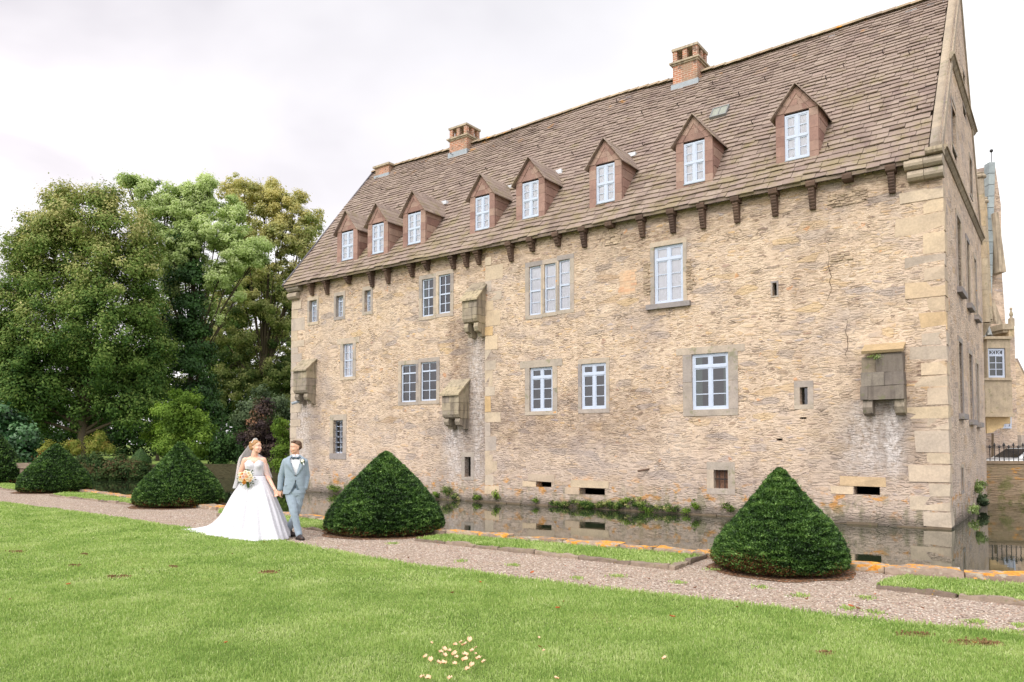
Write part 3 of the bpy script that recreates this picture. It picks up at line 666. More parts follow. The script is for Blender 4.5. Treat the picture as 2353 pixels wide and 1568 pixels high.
m.build('leaves',m_leaf('eucalyptus_leaves',[(78,92,66),(104,120,88),(132,146,118)],.15,.6),bq_)
m=MB(); m.tube([(0,.02,-.02),(.02,.04,-.18)],[.03,.022],10); m.build('stems',simple('green_stems',(80,96,50),.7),bq_)
# ================================================================== CASTLE
castle=empty('castle',(AX,AY,WZ),-YAW,'long tan rubble-stone castle with a brown tiled roof, eight dormers and three chimneys','castle')
seam=fac(1119,880)[0]; YR=-0.10                          # right of the seam the wall stands a little proud
def fy(px): return YR if px>1119 else 0.0
def rect(l,t,r,b,y=None,f=fac):
    if y is None: y=fy((l+r)/2)
    cx,cyy=(l+r)/2,(t+b)/2
    if f is fac: return (fac(l,cyy,y)[0],fac(r,cyy,y)[0],fac(cx,b,y)[2],fac(cx,t,y)[2])
    return (gab(l,cyy)[1],gab(r,cyy)[1],gab(cx,b)[2],gab(cx,t)[2])
# windows: pixel rect, casements, columns per casement, rows above the transom, rows below, curtain
WIN=[((711,690,728,740),1,2,1,3,1,'s'),((772,680,789,728),1,2,1,3,1,'s'),((838,667,852,716),1,2,1,3,1,'s'),
 ((970,641,996,727),1,2,2,2,2,''),((1008,631,1035,720),1,2,2,2,0,''),((789,790,811,866),1,2,2,2,1,'l'),
 ((922,838,956,924),1,2,1,3,0,''),((967,832,1003,921),1,2,1,3,0,''),((766,966,788,1042),1,2,3,3,0,'b'),
 ((1216,612,1243,724),1,1,2,2,1,''),((1251,606,1277,718),1,1,2,2,1,''),((1284,597,1310,712),1,1,2,2,1,''),
 ((1503,563,1570,697),2,1,1,3,1,'f'),((1217,844,1270,945),2,1,1,3,0,'l'),((1336,835,1393,940),2,1,1,3,0,'t'),
 ((1590,812,1674,941),2,1,1,3,2,'w')]
SLIT=[((1838,890,1856,930),'slit_window'),((1775,650,1785,680),'slit_window'),((1640,1080,1673,1123),'barred_hatch'),((1068,1050,1082,1096),'slit_window')]
HOLE=[(1232,1107,1267,1120),(1332,1122,1390,1138),(1962,1118,2022,1138),(1838,959,1853,963),(1784,1008,1798,1013)]
GW=[(2198.6,507,2207.5,665),(2221.2,560,2227,700),(2238,600,2242.5,726),(2203,790,2210.5,951),(2226.4,817,2233.3,965),(2243.8,839,2248,971)]
GS=[(2187,243,2196,337),(2212,172,2217,243),(2228,369,2233,447),(2209,1075,2213,1127)]
def wallplane(m, rects, a0,a1,z0,z1, P, depth, step=1.2):
    xs=sorted(set([a0,a1]+[q for r in rects for q in r[:2]]+list(np.arange(a0+step,a1-.3,step))))
    zs=sorted(set([z0,z1]+[q for r in rects for q in r[2:4]]+list(np.arange(z0+step,z1-.3,step))))
    def cell(xa,xb,za,zb): m.add([P(xa,0,za),P(xb,0,za),P(xb,0,zb),P(xa,0,zb)],[(0,1,2,3)])
    for i in range(len(xs)-1):
        for k in range(len(zs)-1):
            cx,cz=(xs[i]+xs[i+1])/2,(zs[k]+zs[k+1])/2
            if any(r[0]<cx<r[1] and r[2]<cz<r[3] for r in rects): continue
            cell(xs[i],xs[i+1],zs[k],zs[k+1])
    for r in rects:
        d=depth; a,b,c,e=r[:4]
        m.add([P(a,0,c),P(b,0,c),P(b,0,e),P(a,0,e),P(a,d,c),P(b,d,c),P(b,d,e),P(a,d,e)],[(0,4,5,1),(3,2,6,7),(0,3,7,4),(1,5,6,2)])
RW=[rect(*w[0]) for w in WIN]; RS=[rect(*w[0]) for w in SLIT]; RH=[rect(*h) for h in HOLE]
RG=[rect(*q,f=gab) for q in GW]; RGS=[rect(*q,f=gab) for q in GS]
allr=RW+RS+RH
m=MB()
wallplane(m,[r for r in allr if r[1]<seam],-LEN,seam,-.6,ZE,lambda a,d,z:(a,0.0+d,z),.32)
wallplane(m,[r for r in allr if r[0]>seam],seam,0,-.6,ZE,lambda a,d,z:(a,YR+d,z),.38)
m.add([(seam,0,-.6),(seam,YR,-.6),(seam,YR,ZE),(seam,0,ZE)],[(0,1,2,3)])
# far end gable and back
hz=ZR-.1
m.add([(-LEN,0,-.6),(-LEN,WID,-.6),(-LEN,WID,ZE),(-LEN,WID/2,hz),(-LEN,0,ZE)],[(0,4,3,2,1)])
m.add([(-LEN,WID,-.6),(0,WID,-.6),(0,WID,ZE),(-LEN,WID,ZE)],[(0,1,2,3)])
# room floors keep daylight from leaking between storeys
for z in (.6,4.9,9.2): m.add([(-LEN,.45,z),(0,.45,z),(0,WID,z),(-LEN,WID,z)],[(0,1,2,3)])
G4=rect(1975,785,2080,925); G3=rect(1016,905,1072,965); G2=rect(1060,690,1118,745); G1=rect(673,840,718,905)
lime=[(G4[0]-.5,G4[0]+.9,1.2,3.4,.5),(G4[0]+.55,G4[1]-.25,1.3,G4[2]+.1,.65),(G2[0]+.45,G2[1]-.1,.6,G2[2]+.2,.5),(G3[0]+.15,G3[1]-.1,.6,G3[2]+.1,.55),(G1[0]+.1,G1[1]-.1,.6,G1[2]+.1,.5)]
DIRT=[(-LEN,0,8.75,ZE,.75),(seam-1.9,seam,1.0,7.2,1.0),(-17.0,-8.2,2.0,4.1,.8),(G4[0]-.5,G4[1]+.5,1.2,4.6,.7),(G1[0],G1[1]+.5,1.,4.6,.5),(-9.6,-7.4,6.2,9.3,.45),(seam,0,.5,1.5,.5)]
M_front=m_rubble('rubble_masonry',lime=lime,dirt=DIRT,tint=(.94,.925,.935))
M_gable=m_rubble('gable_masonry',tint=(1.0,.985,1.02),gray=.5)
wall_front=m.build('wall',M_front,castle)
# gable end towards the right, with parapet
m=MB(); rg=RG+RGS
low=[r for r in rg if r[3]<ZE-.0]; 
wallplane(m,[r for r in rg if r[2]<ZE and r[3]<=ZE+.3],YR,WID,-.6,ZE+.3,lambda a,d,z:(0.0-d,a,z),.45)
top=[r for r in rg if r[2]>ZE+.3]
zs=np.linspace(ZE+.3,ZR+.35,26)
for k in range(25):
    za,zb=zs[k],zs[k+1]
    def hw(z): return max((ZR+.62-z)/TS,0.05)
    ya0,ya1=WID/2-hw(za),WID/2+hw(za); yb0,yb1=WID/2-hw(zb),WID/2+hw(zb)
    cz=(za+zb)/2; cuts=[r for r in top if r[2]-.2<cz<r[3]]
    ls=[(ya0,yb0)]+[(q,q) for r in sorted(cuts) for q in r[:2]]+[(ya1,yb1)]
    for i in range(0,len(ls),2):
        (a,b),(c,d)=ls[i],ls[i+1]; m.add([(0,a,za),(0,c,za),(0,d,zb),(0,b,zb)],[(0,1,2,3)])
for r in top:
    a,b,c,e=r; m.add([(0,a,c),(0,b,c),(0,b,e),(0,a,e),(-.45,a,c),(-.45,b,c),(-.45,b,e),(-.45,a,e)],[(0,4,5,1),(3,2,6,7),(0,3,7,4),(1,5,6,2)])
m.build('gable_wall',M_gable,castle)
# ------------------------------------------------------------------ stonework
M_quoin=m_ashlar('quoin_sandstone',[(182,170,160),(202,184,158),(190,177,162),(208,188,162),(196,178,154),(184,172,162),(206,176,132),(196,180,162)],lich=.0)
M_surr=m_ashlar('window_sandstone',[(162,154,148),(182,170,156),(148,142,142),(196,180,160),(170,160,154)],lich=-.02)
M_dark=m_ashlar('weathered_brown_stone',[(98,80,70),(112,92,80),(88,72,66)],gscale=2,dark=.3)
M_gard=m_ashlar('mossy_grey_stone',[(160,148,132),(176,164,142),(148,138,128),(184,170,142)],gscale=1.3,dark=.5,lich=-.03)
def qstack(z0,z1,fn,n0=0):
    m=MB(); z=z0; i=n0
    while z<z1:
        h=min(random.uniform(.28,.62),z1-z+.12); fn(m,z+.008,z+h-.008,i); z+=h; i+=1
    return m.build('quoins',M_quoin,castle)
def q_right(m,za,zb,i):
    w=random.uniform(.75,1.25) if i%2 else random.uniform(.38,.6); d=random.uniform(.22,.4) if i%2 else random.uniform(.4,.65)
    o=random.uniform(.004,.016); m.box(-w,.016,YR-o,YR+d,za+.006,zb-.006,j=.022,r=random.random())
def q_left(m,za,zb,i):
    w=random.uniform(.35,.55) if i%2 else random.uniform(.7,1.05); m.box(-LEN-.02,-LEN+w,-.012,.4,za,zb,j=.014,r=random.choice((0,.06,.7,.3,.1)))
def q_seam(m,za,zb,i):
    w=random.uniform(.25,.45) if i%2 else random.uniform(.45,.85); m.box(seam-.01,seam+w,YR-random.uniform(.003,.012),YR+.1,za,zb,j=.014,r=random.choice((0,.1,.3,.45,.6,.85)))
qstack(.05,ZE-.9,q_right); qstack(.1,ZE-.5,q_left); qstack(.3,ZE-.5,q_seam)
def surround(parent, r, y, kind, gl=9, gr=9):
    a,b,c,e=r; ws=.17; pr=.016; m=MB(); rr=lambda:random.random()
    lw,tw,bw=ws,ws,.14
    if kind in('t','s'): lw=.13
    if kind=='w': lw=.3; tw=.22; bw=.2
    if kind=='f': lw=.13; tw=.16
    if kind=='b': lw=.24; tw=.26; bw=.26
    if kind=='l': lw=.2; tw=.26
    ext=.22 if kind in('l','w') and min(gl,gr)>.6 else 0.0
    lwl=min(lw,gl/2-.003); lwr=min(lw,gr/2-.003)
    o=y-pr
    m.box(a-lwl-ext,b+lwr+ext,o,y+.2,e,e+tw,j=.004,r=rr())
    for x0,x1 in((a-lwl,a),(b,b+lwr)):
        zz=c
        n=2 if e-c>1 else 1
        for q in range(n):
            z1=c+(e-c)*(q+1)/n-(.004 if q<n-1 else 0.002); m.box(x0,x1,o-.001,y+.2,zz+.002,z1,j=.003,r=rr()); zz=z1+.004
    if kind=='f': m.box(a-lw-.12,b+lw+.12,y-.13,y+.2,c-.16,c-.002,j=.004,r=.5)
    elif bw: m.box(a-lwl*.98,b+lwr*.98,o-.004,y+.2,c-bw,c-.002,j=.004,r=rr())
    # stepped inner moulding
    o_=m.build('surround',M_surr,parent)
    if kind=='f': o_['label']='grey stone surround with projecting dark sill'
    return o_
M_frame=simple('pale_blue_paint',(188,198,216),.55,.4,.04)
M_glass=m_glass('window_glass',tc=(.26,.33,.29,1),fk=1.25); M_glassc=m_glass('clear_glass',tc=(.95,.96,.97,1))
M_curt=simple('white_curtain',(226,224,230),.9,.1,.05,vs=20)
M_lead=simple('lead_sheet',(150,158,166),.45,.5,.12,bumpd=.004)
def window(name, parent, r, yb, ncas, cols, ru, rl, curtain, P, bars=0, fw=.055):
    """r: x0,x1,z0,z1 ; P(a,d,z): a along, d inward from the frame face"""
    a,b,c,e=r; m=MB()
    def bar(x0,x1,z0,z1,d0,d1):
        vs=[P(x,d,z) for z in(z0,z1) for d in(d0,d1) for x in(x0,x1)]
        m.add(vs,[(0,2,3,1),(4,5,7,6),(0,1,5,4),(2,6,7,3),(0,4,6,2),(1,3,7,5)])
    bar(a,a+fw,c,e,0,.06); bar(b-fw,b,c,e,0,.06); bar(a+fw,b-fw,c,c+fw*1.1,.001,.06); bar(a+fw,b-fw,e-fw,e,.001,.06)
    H=e-c; W_=b-a
    zt=c+H*(rl+.15)/(ru+rl+.1) if ru!=rl else c+H*.5
    tt=fw*.55
    bar(a+fw,b-fw,zt-tt,zt+tt,-.008,.05)
    zones=[(c+fw*1.1,zt-tt,rl),(zt+tt,e-fw,ru)]
    seg=[(a+fw,b-fw)]
    if ncas==2 or cols==2:
        xm=(a+b)/2; h=.045 if ncas==2 else .017
        for z0,z1,_ in zones: bar(xm-h,xm+h,z0,z1,.0 if ncas==2 else .014,.045)
        seg=[(a+fw,xm-h),(xm+h,b-fw)]
    if ncas==2:                                             # sash frames inside each half
        for x0,x1 in seg:
            for z0,z1,_ in zones:
                for q in((x0,x0+.034,z0,z1),(x1-.034,x1,z0,z1),(x0+.034,x1-.034,z0,z0+.034),(x0+.034,x1-.034,z1-.034,z1)): bar(*q,.012,.045)
    for z0,z1,n in zones:
        for k in range(1,n):
            zz=z0+(z1-z0)*k/n
            for x0,x1 in seg: bar(x0,x1,zz-.014,zz+.014,.015,.042)
    w=m.build(name,M_frame,parent)
    mp=MB(); mp.add([P(a+.02,.033,c+.02),P(b-.02,.033,c+.02),P(b-.02,.033,e-.02),P(a+.02,.033,e-.02)],[(0,1,2,3)])
    mp.build('pane',M_glassc if curtain==1 else M_glass,w)
    if curtain:
        mc=MB()
        spans=[(a+.04,b-.04)] if curtain==1 else [(a+.04,a+(b-a)*.26),(b-(b-a)*.16,b-.04)]
        for x0,x1 in spans:
            n=max(6,int((x1-x0)/.03)); vs=[]
            for k in range(n+1):
                x=x0+(x1-x0)*k/n; d=.052+.004*math.sin(k*1.7)
                vs+= [P(x,d,c+.05),P(x,d,e-.04)]
            mc.add(vs,[(2*k,2*k+2,2*k+3,2*k+1) for k in range(n)])
        mc.build('curtain',M_curt,w,True)
    if bars:
        mb=MB()
        for k in range(3):
            x=a+(b-a)*(k+.5)/3; q0=P(x,-.06,c); q1=P(x,-.06,e); mb.tube([q0,q1],.012,6)
        for k in range(5):
            z=c+(e-c)*(k+.5)/5; mb.tube([P(a,-.075,z),P(b,-.075,z)],.012,6)
        mb.build('iron_bars',M_iron,w)
    return w
for (pr_,nc,cols,ru,rl,cur,kd),r in zip(WIN,RW):
    y=fy((pr_[0]+pr_[2])/2); back={'s':.16,'b':.14,'l':.07,'f':.05,'t':.04,'w':.05}.get(kd,.05)
    ng=[q for q in RW if q is not r and abs((q[2]+q[3])/2-(r[2]+r[3])/2)<.5]; gl=min([r[0]-q[1] for q in ng if q[1]<=r[0]+.01]+[9]); gr=min([q[0]-r[1] for q in ng if q[0]>=r[1]-.01]+[9])
    if gl>.6: gl=9
    if gr>.6: gr=9
    w=window('window',castle,r,y,nc,cols,ru,rl,cur,lambda a,d,z,y=y,back=back:(a,y+back+d,z),bars=kd=='b',fw=.07 if nc==2 else .055)
    surround(w,r,y,kd,gl,gr)
def moulding(pr_, y, r=.4):
    pass
M_foot=m_ashlar('wet_footing_stone',[(96,86,72),(120,106,90),(84,78,66)],gscale=2,lich=-.04)
for xa_,xb_,yb in((-LEN,seam,0),(seam,.02,YR)):
    m=MB(); x=xa_
    while x<xb_-.05:
        x2=min(x+random.uniform(.3,.8),xb_); m.box(x+.003,x2-.003,yb-random.uniform(.03,.09),yb+.05,-.3,random.uniform(-.01,.07),j=.004,r=random.random()); x=x2
    m.build('footing_stones',M_foot,castle)
# slit windows and barred hatch
for (pr_,nm),r in zip(SLIT,RS):
    y=fy((pr_[0]+pr_[2])/2); a,b,c,e=r
    m=MB(); k=.16 if nm=='slit_window' else .22
    if pr_[0]==1775: k=.05
    m.box(a-k,b+k,y-.012,y+.3,e,e+k*1.1,j=.005,r=random.random()); m.box(a-k,a,y-.013,y+.3,c,e-.002,j=.004,r=random.random())
    m.box(b,b+k,y-.013,y+.3,c,e-.002,j=.004,r=random.random()); m.box(a-k,b+k,y-.012,y+.3,c-k*.8,c-.002,j=.005,r=random.random())
    w=m.build(nm,M_surr,castle)
    mb=MB()
    if nm=='barred_hatch':
        for q in range(7):
            x0=a+(b-a)*q/7; mb.box(x0+.003,a+(b-a)*(q+1)/7-.003,y+.2,y+.23,c,e,r=random.random())
        mb.build('wooden_boards',simple('weathered_wood',(120,92,76),.8,.2,.25,vs=9),w)
        mi=MB()
        for q in (.3,.7): mi.tube([(a+(b-a)*q,y+.1,c),(a+(b-a)*q,y+.1,e)],.012,6)
        mi.tube([(a,y+.1,(c+e)/2),(b,y+.1,(c+e)/2)],.016,6); mi.build('iron_bars',M_iron,w)
    else:
        mb.add([(a,y+.24,c),(b,y+.24,c),(b,y+.24,e),(a,y+.24,e)],[(0,1,2,3)]); mb.build('pane',M_glass,w)
# lintel stones over the drains at the foot
for (pr_,r) in zip(HOLE[:3],RH[:3]):
    y=YR; a,b,c,e=r; m=MB(); m.box(a-.35,b+.15,y-.02,y+.3,e,e+.26,j=.015,r=random.random()); m.box(a-.6,a-.01,y-.015,y+.3,c,e-.01,j=.01,r=random.random())
    m.build('drain_lintel',M_quoin,castle)
# gable-end windows
for r in RG:
    a,b,c,e=r; m=MB()
    for q in((a-.16,a,c,e),(b,b+.16,c,e),(a-.16,b+.16,e,e+.16)): m.box(-.2,.03,q[0],q[1],q[2]+.002,q[3]-.002,r=random.random())
    m.box(-.2,.14,a-.2,b+.2,c-.16,c-.002,r=.5)
    w=m.build('window',M_surr,castle)
    mp=MB(); n=4
    for k in range(n+1):
        z=c+(e-c)*k/n; mp.box(-.27,-.23,a,b,max(c,z-.03),min(e,z+.03))
    for yy in(a,(a+b)/2-.02,b-.05): mp.box(-.272,-.232,yy,yy+.05,c,e)
    mp.build('window_frame',M_frame,w)
    mg=MB(); mg.add([(-.25,a,c),(-.25,b,c),(-.25,b,e),(-.25,a,e)],[(0,1,2,3)]); mg.build('pane',M_glass,w)
for r in RGS:
    a,b,c,e=r; m=MB()
    for q in((a-.1,a,c,e),(b,b+.1,c,e),(a-.1,b+.1,e,e+.1),(a-.1,b+.1,c-.1,c)): m.box(-.1,.018,q[0],q[1],q[2]+.002,q[3]-.002,r=random.random())
    m.build('slit_window',M_surr,castle)
# string courses on the gable end
def profile_run(m, pts, prof):
    pass
prof=[(0,0),(.03,.0),(.10,.08),(.10,.11),(.14,.11),(.14,.17),(0,.22)]
M_string=m_ashlar('string_course_stone',[(168,156,138),(182,168,148),(156,144,128)],gscale=2,dark=.45)
def course(ya,yb,z,n):
    m=MB()
    for q in range(n):
        y0_=ya+(yb-ya)*q/n; y1=ya+(yb-ya)*(q+1)/n; m.prism([(x,z+h) for x,h in prof],1,y0_+.004,y1-.004,r=random.random())
    m.build('string_course',M_string,castle)
course(YR-.03,WID+.1,ZE+.12,12)
z2=13.3; h2=(ZR+.62-z2)/TS
course(WID/2-h2+.12,WID/2+h2+.12,z2,7)
# coping on the gable slopes
M_cop=m_ashlar('coping_stone',[(168,156,142),(184,170,152),(156,146,136)],gscale=1.2,lich=-.03)
m=MB(); n=13
for side in(0,1):
    for k in range(n):
        ya,yb=[EY+.15+(WID/2-EY-.15)*(k+q)/n for q in(0.006,.994)]
        za,zb=roofz(ya)+.10,roofz(yb)+.10
        if side: ya,yb=WID-ya,WID-yb
        m.cur=random.random()
        vs=[(x,y,z+dz) for (y,z) in((ya,za),(yb,zb)) for x,dz in((-.26,-.2),(.04,-.2),(.04,.12),(-.1,.16),(-.26,.12))]
        m.add(vs,[(0,1,2,3,4),(9,8,7,6,5)]+[(i,i+5,(i+1)%5+5,(i+1)%5) for i in range(5)])
m.build('gable_coping',M_cop,castle)
# kneeler: two stacked rolls under the roof corner
m=MB()
for kk,(zz,dd,ln) in enumerate(((ZE-.13,.34,.86),(ZE-.42,.26,.80))):
    hh=.135; pr=[(YR+.1,zz-hh),(YR-dd+.1,zz-hh),(YR-dd+.02,zz-.07),(YR-dd,zz),(YR-dd+.02,zz+.07),(YR-dd+.1,zz+hh),(YR+.1,zz+hh)]
    xs=[-ln,-.4,.05]
    for i in range(2): m.prism(pr,0,xs[i]+.006,xs[i+1]-.006,r=random.random())
m.build('kneeler',M_cop,castle)
m=MB(); m.prism([(YR+.1,ZE+.02),(YR-.42,ZE+.02),(YR-.46,ZE+.08),(YR-.46,ZE+.16),(YR+.1,ZE+.26)],0,-.34,.06,r=.6); m.build('kneeler_cap',M_string,castle)
m=MB()
for kk,(zz,dd,ln) in enumerate(((ZE-.15,.3,.8),(ZE-.5,.25,.6))):
    m.prism([(.1,zz-.15),(-dd+.1,zz-.15),(-dd,zz-.05),(-dd,zz+.08),(-dd+.1,zz+.15),(.1,zz+.15)],0,-LEN-.1,-LEN+ln,r=random.random())
m.build('kneeler',M_cop,castle)
# ------------------------------------------------------------------ roof
M_tile=m_rooftile('sandstone_roof_tiles')
m=MB(); S=math.hypot(WID/2-EY,ZR-EZ); ex=np.array([0,(WID/2-EY)/S,(ZR-EZ)/S]); nx=np.array([0,-ex[2],ex[1]])
def sag(x,s):
    q=mnoise.noise(Vector((x*.22,s*.25,3)))*.07+mnoise.noise(Vector((x*.7,s*.6,9)))*.02
    return q-.10*math.sin(math.pi*min(max((x+LEN)/LEN,0),1)*2.0)**2*(s/S)
s_=0; row=0; X0,X1=-LEN-.18,-.30
while s_<S-.05:
    expo=.27-.09*(s_/S)
    x=X0-random.uniform(0,.3)
    while x<X1:
        w=random.uniform(.28,.58)*(1-.25*s_/S); xa=max(x+.005,X0); xb=min(x+w-.005,X1)
        if xb-xa>.05:
            L_=min(expo*1.35,S-s_+.06); th=random.uniform(.016,.036)
            jl=random.uniform(-.028,.028)+.03*mnoise.noise(Vector((x*.5,s_*.8,1))); tw=random.uniform(-.014,.014)
            lift=.045+random.uniform(0,.016)
            m.cur=random.random()
            def pt(xx,ss,h): 
                o=ex*ss+nx*(h+sag(xx,ss)); return (xx,EY+o[1],EZ+o[2])
            a=s_+jl-tw; b=s_+jl+tw
            m.add([pt(xa,a,lift),pt(xb,b,lift),pt(xb,s_+L_,.012),pt(xa,s_+L_,.012),pt(xa,a,lift+th),pt(xb,b,lift+th),pt(xb,s_+L_,.012+th*.6),pt(xa,s_+L_,.012+th*.6)],
                  [(4,5,6,7),(0,1,5,4),(1,2,6,5),(3,0,4,7),(2,3,7,6)])
        x+=w
    s_+=expo; row+=1
m.cur=.2
m.add([(X0,EY+.06,EZ-.06),(X1,EY+.06,EZ-.06),(X1,WID/2,ZR-.2),(X0,WID/2,ZR-.2),(X1,WID-EY,EZ-.06),(X0,WID-EY,EZ-.06)],[(0,1,2,3),(3,2,4,5)])
m.add([(X0,EY+.02,EZ-.07),(X1,EY+.02,EZ-.07),(X1,.3,ZE+.2),(X0,.3,ZE+.2)],[(0,1,2,3)])
m.add([(X0,EY+.02,EZ-.06),(X1,EY+.02,EZ-.06),(X1,EY,EZ+.03),(X0,EY,EZ+.03)],[(0,1,2,3)])
roof=m.build('roof',M_tile,castle)
m=MB(); x=X0-.05                                             # ridge tiles
while x<X1:
    w=random.uniform(.42,.5); sg=sag(x,S)+.02; c=[]
    for k in range(7):
        t=math.pi*k/6; rr=.2+random.uniform(-.006,.006); c.append((WID/2-rr*math.cos(t), ZR-.05+sg+.15*math.sin(t)))
    n=len(c); r2=1.08; m.cur=random.random()
    m.add([(x,p[0],p[1]) for p in c]+[(x+w+.05,WID/2+(p[0]-WID/2)*r2,p[1]+.015) for p in c],[(i,i+1,i+1+n,i+n) for i in range(n-1)]+[tuple(range(n+n-1,n-1,-1)),tuple(range(n))])
    x+=w
M_ridge=m_ashlar('ridge_tile_clay',[(150,134,118),(176,158,136),(160,140,118),(188,170,146)],gscale=1.5,lich=.02)
rc=m.build('ridge_tiles',M_ridge,castle); 
m=MB()                                                       # dark slate verge on the far end
for k in range(14):
    a,b=S*k/14,S*(k+1)/14-.01; 
    pts=[(EY+ex[1]*q+nx[1]*h,EZ+ex[2]*q+nx[2]*h) for q,h in((a,-.22),(b,-.22),(b,.09),(a,.09))]
    m.prism(pts,0,X0-.06,X0+.05,r=random.random())
m.build('verge_board',simple('dark_slate',(86,82,88),.6,.3,.3),castle)
# snow hooks
M_hook=simple('rusty_iron',(62,50,48),.7,.3)
m=MB(); m.box(-.012,.012,-.10,.06,.05,.065); m.box(-.012,.012,-.11,-.09,.05,.13); m.box(-.012,.012,-.09,-.03,.115,.13)
hk=None
for (px,py) in [(1290,205),(1350,190),(1420,240),(1478,268),(1180,305),(1240,345),(1318,360),(1270,400),(1120,395),(1060,430),(1000,445),(1040,360),(1520,180),(1640,200),(1700,225),(1730,290),(1560,250),(1615,270),(1760,190),(1900,190),(1940,160),(2090,130),(2000,260),(2110,260),(1905,345),(880,440),(960,410),(920,480),(2030,130),(1480,340)]:
    p=onroof(px,py)
    if p[1]>WID/2: continue
    if hk is None: hk=m.build('snow_hook',M_hook,castle); o=hk
    else: o=hk.copy(); COL.objects.link(o)
    o.location=tuple(p+np.array([0,-.05,.03]))
# skylight
p=onroof(1655,262); m=MB()
def rp(dx,ds,h): 
    o=ex*ds+nx*h; return (p[0]+dx,p[1]+o[1],p[2]+o[2])
def rbox(m,x0,x1,s0,s1,h0,h1):
    m.add([rp(x,s,h) for h in(h0,h1) for s in(s0,s1) for x in(x0,x1)],[(0,2,3,1),(4,5,7,6),(0,1,5,4),(2,6,7,3),(0,4,6,2),(1,3,7,5)])
for q in((-.3,-.26,-.3,.3),(.26,.3,-.3,.3),(-.26,.26,-.3,-.25),(-.26,.26,.25,.3),(-.015,.015,-.25,.25)): rbox(m,*q,.03,.13)
sk=m.build('skylight',simple('grey_zinc',(120,122,122),.4,.5),castle)
m=MB(); m.add([rp(-.26,-.25,.11),rp(.26,-.25,.11),rp(.26,.25,.11),rp(-.26,.25,.11)],[(0,1,2,3)]); m.build('pane',m_ashlar('milky_glass',[(150,154,146)],bump=.001),sk)
# ------------------------------------------------------------------ corbels under the eaves
CB=[(2050,385,450),(1951,400,430),(1868,418,487),(1782,435,502),(1695,452,517),(1617,465,530),(1548,483,540),(1478,495,550),(1407,508,532),(1345,522,573),(1285,535,570),(1226,545,582),(1177,558,605),(1103,570,612),(1075,578,618),(1045,583,622),(985,597,625),(950,607,640),(895,618,655),(858,626,663),(805,642,656),(755,650,680),(720,660,682)]
for px,pt_,pb in CB:
    y=fy(px); p0=fac(px,pt_,y); p1=fac(px,pb,y); x=p0[0]; zt=ZE-.03; zb=min(p1[2]+.05,zt-.3); H=zt-zb
    m=MB(); w=.125
    m.prism([(y+.05,zt),(y-.3,zt),(y-.33,zt-.06),(y-.31,zt-.16),(y-.24,zt-.2),(y+.05,zt-.2)],0,x-w,x+w,r=random.random())
    if H>.36:
        nr=max(3,int((H-.2)/.075)); pr=[(y+.05,zt-.2)]
        for k in range(nr):
            f=k/nr; d=.2*(1-f)**.7+.05; z0=zt-.2-(H-.2)*k/nr; z1=zt-.2-(H-.2)*(k+1)/nr
            pr+= [(y-d,z0),(y-d-.015,(z0+z1)/2),(y-d+.01,z1)]
        pr.append((y+.05,zb)); m.prism(pr,0,x-.08,x+.08,r=random.random())
    m.build('corbel',M_dark,castle)
# a few broken stones poking out at the wall head
# ------------------------------------------------------------------ garderobes
def garderobe(l,r,tf,b, dep, roof_h, br_h, name='garderobe'):
    a=fac(l,(tf+b)/2,-dep)[0]; c=fac(r,(tf+b)/2,-dep)[0]; zt=fac((l+r)/2,tf,-dep)[2]; zb=fac((l+r)/2,b,-dep)[2]
    m=MB(); H=zt-zb; nr=3; f=zt
    for k in range(nr):
        z0=zt-H*(k+1)/nr; z1=zt-H*k/nr
        mid=a+(c-a)*random.uniform(.4,.7)
        for x0,x1 in((a,mid-.004),(mid+.004,c)):
            if k<nr-1: m.box(x0,x1,-dep-random.uniform(0,.01),.05,z0+.004,z1-.004,j=.004,r=random.random())
            else: m.prism([(.05,z1-.004),(-dep,z1-.004),(-dep,z0+.16),(-dep+.06,z0+.05),(-dep+.18,z0),(.05,z0)],0,x0,x1,r=random.random())
    g=m.build(name,M_gard,castle)
    m=MB(); e=.07
    zr_=zt+roof_h
    for k in range(2):
        y0=-dep-e+(dep+e)*k/2; y1=-dep-e+(dep+e)*(k+1)/2; za=zt+roof_h*k/2; zbb=zt+roof_h*(k+1)/2
        m.prism([(y0-.03,za-.03),(y1,zbb-.03),(y1,zbb+.04),(y0-.03,za+.04)],0,a-e,c+e,r=random.random())
    m.prism([(-dep,zt),(.05,zt),(.05,zr_)],0,a,c,r=.2)
    m.build('slab_roof',M_gard,g)
    for x0,x1 in((a+.02,a+.02+(c-a)*.28),(c-(c-a)*.28-.02,c-.02)):
        m=MB(); z1=zb-.004
        m.prism([(.05,z1),(-dep+.1,z1),(-dep+.06,z1-br_h*.3),(-dep+.12,z1-br_h*.6),(-dep+.3,z1-br_h*.75),(-dep+.34,z1-br_h),(.05,z1-br_h)],0,x0,x1,r=random.random())
        m.build('bracket',M_gard,g)
    return g
garderobe(674,704,852,905,.55,.55,.45)
garderobe(1062,1096,690,742,.62,.75,.5)
garderobe(1016,1054,908,962,.62,.62,.4)
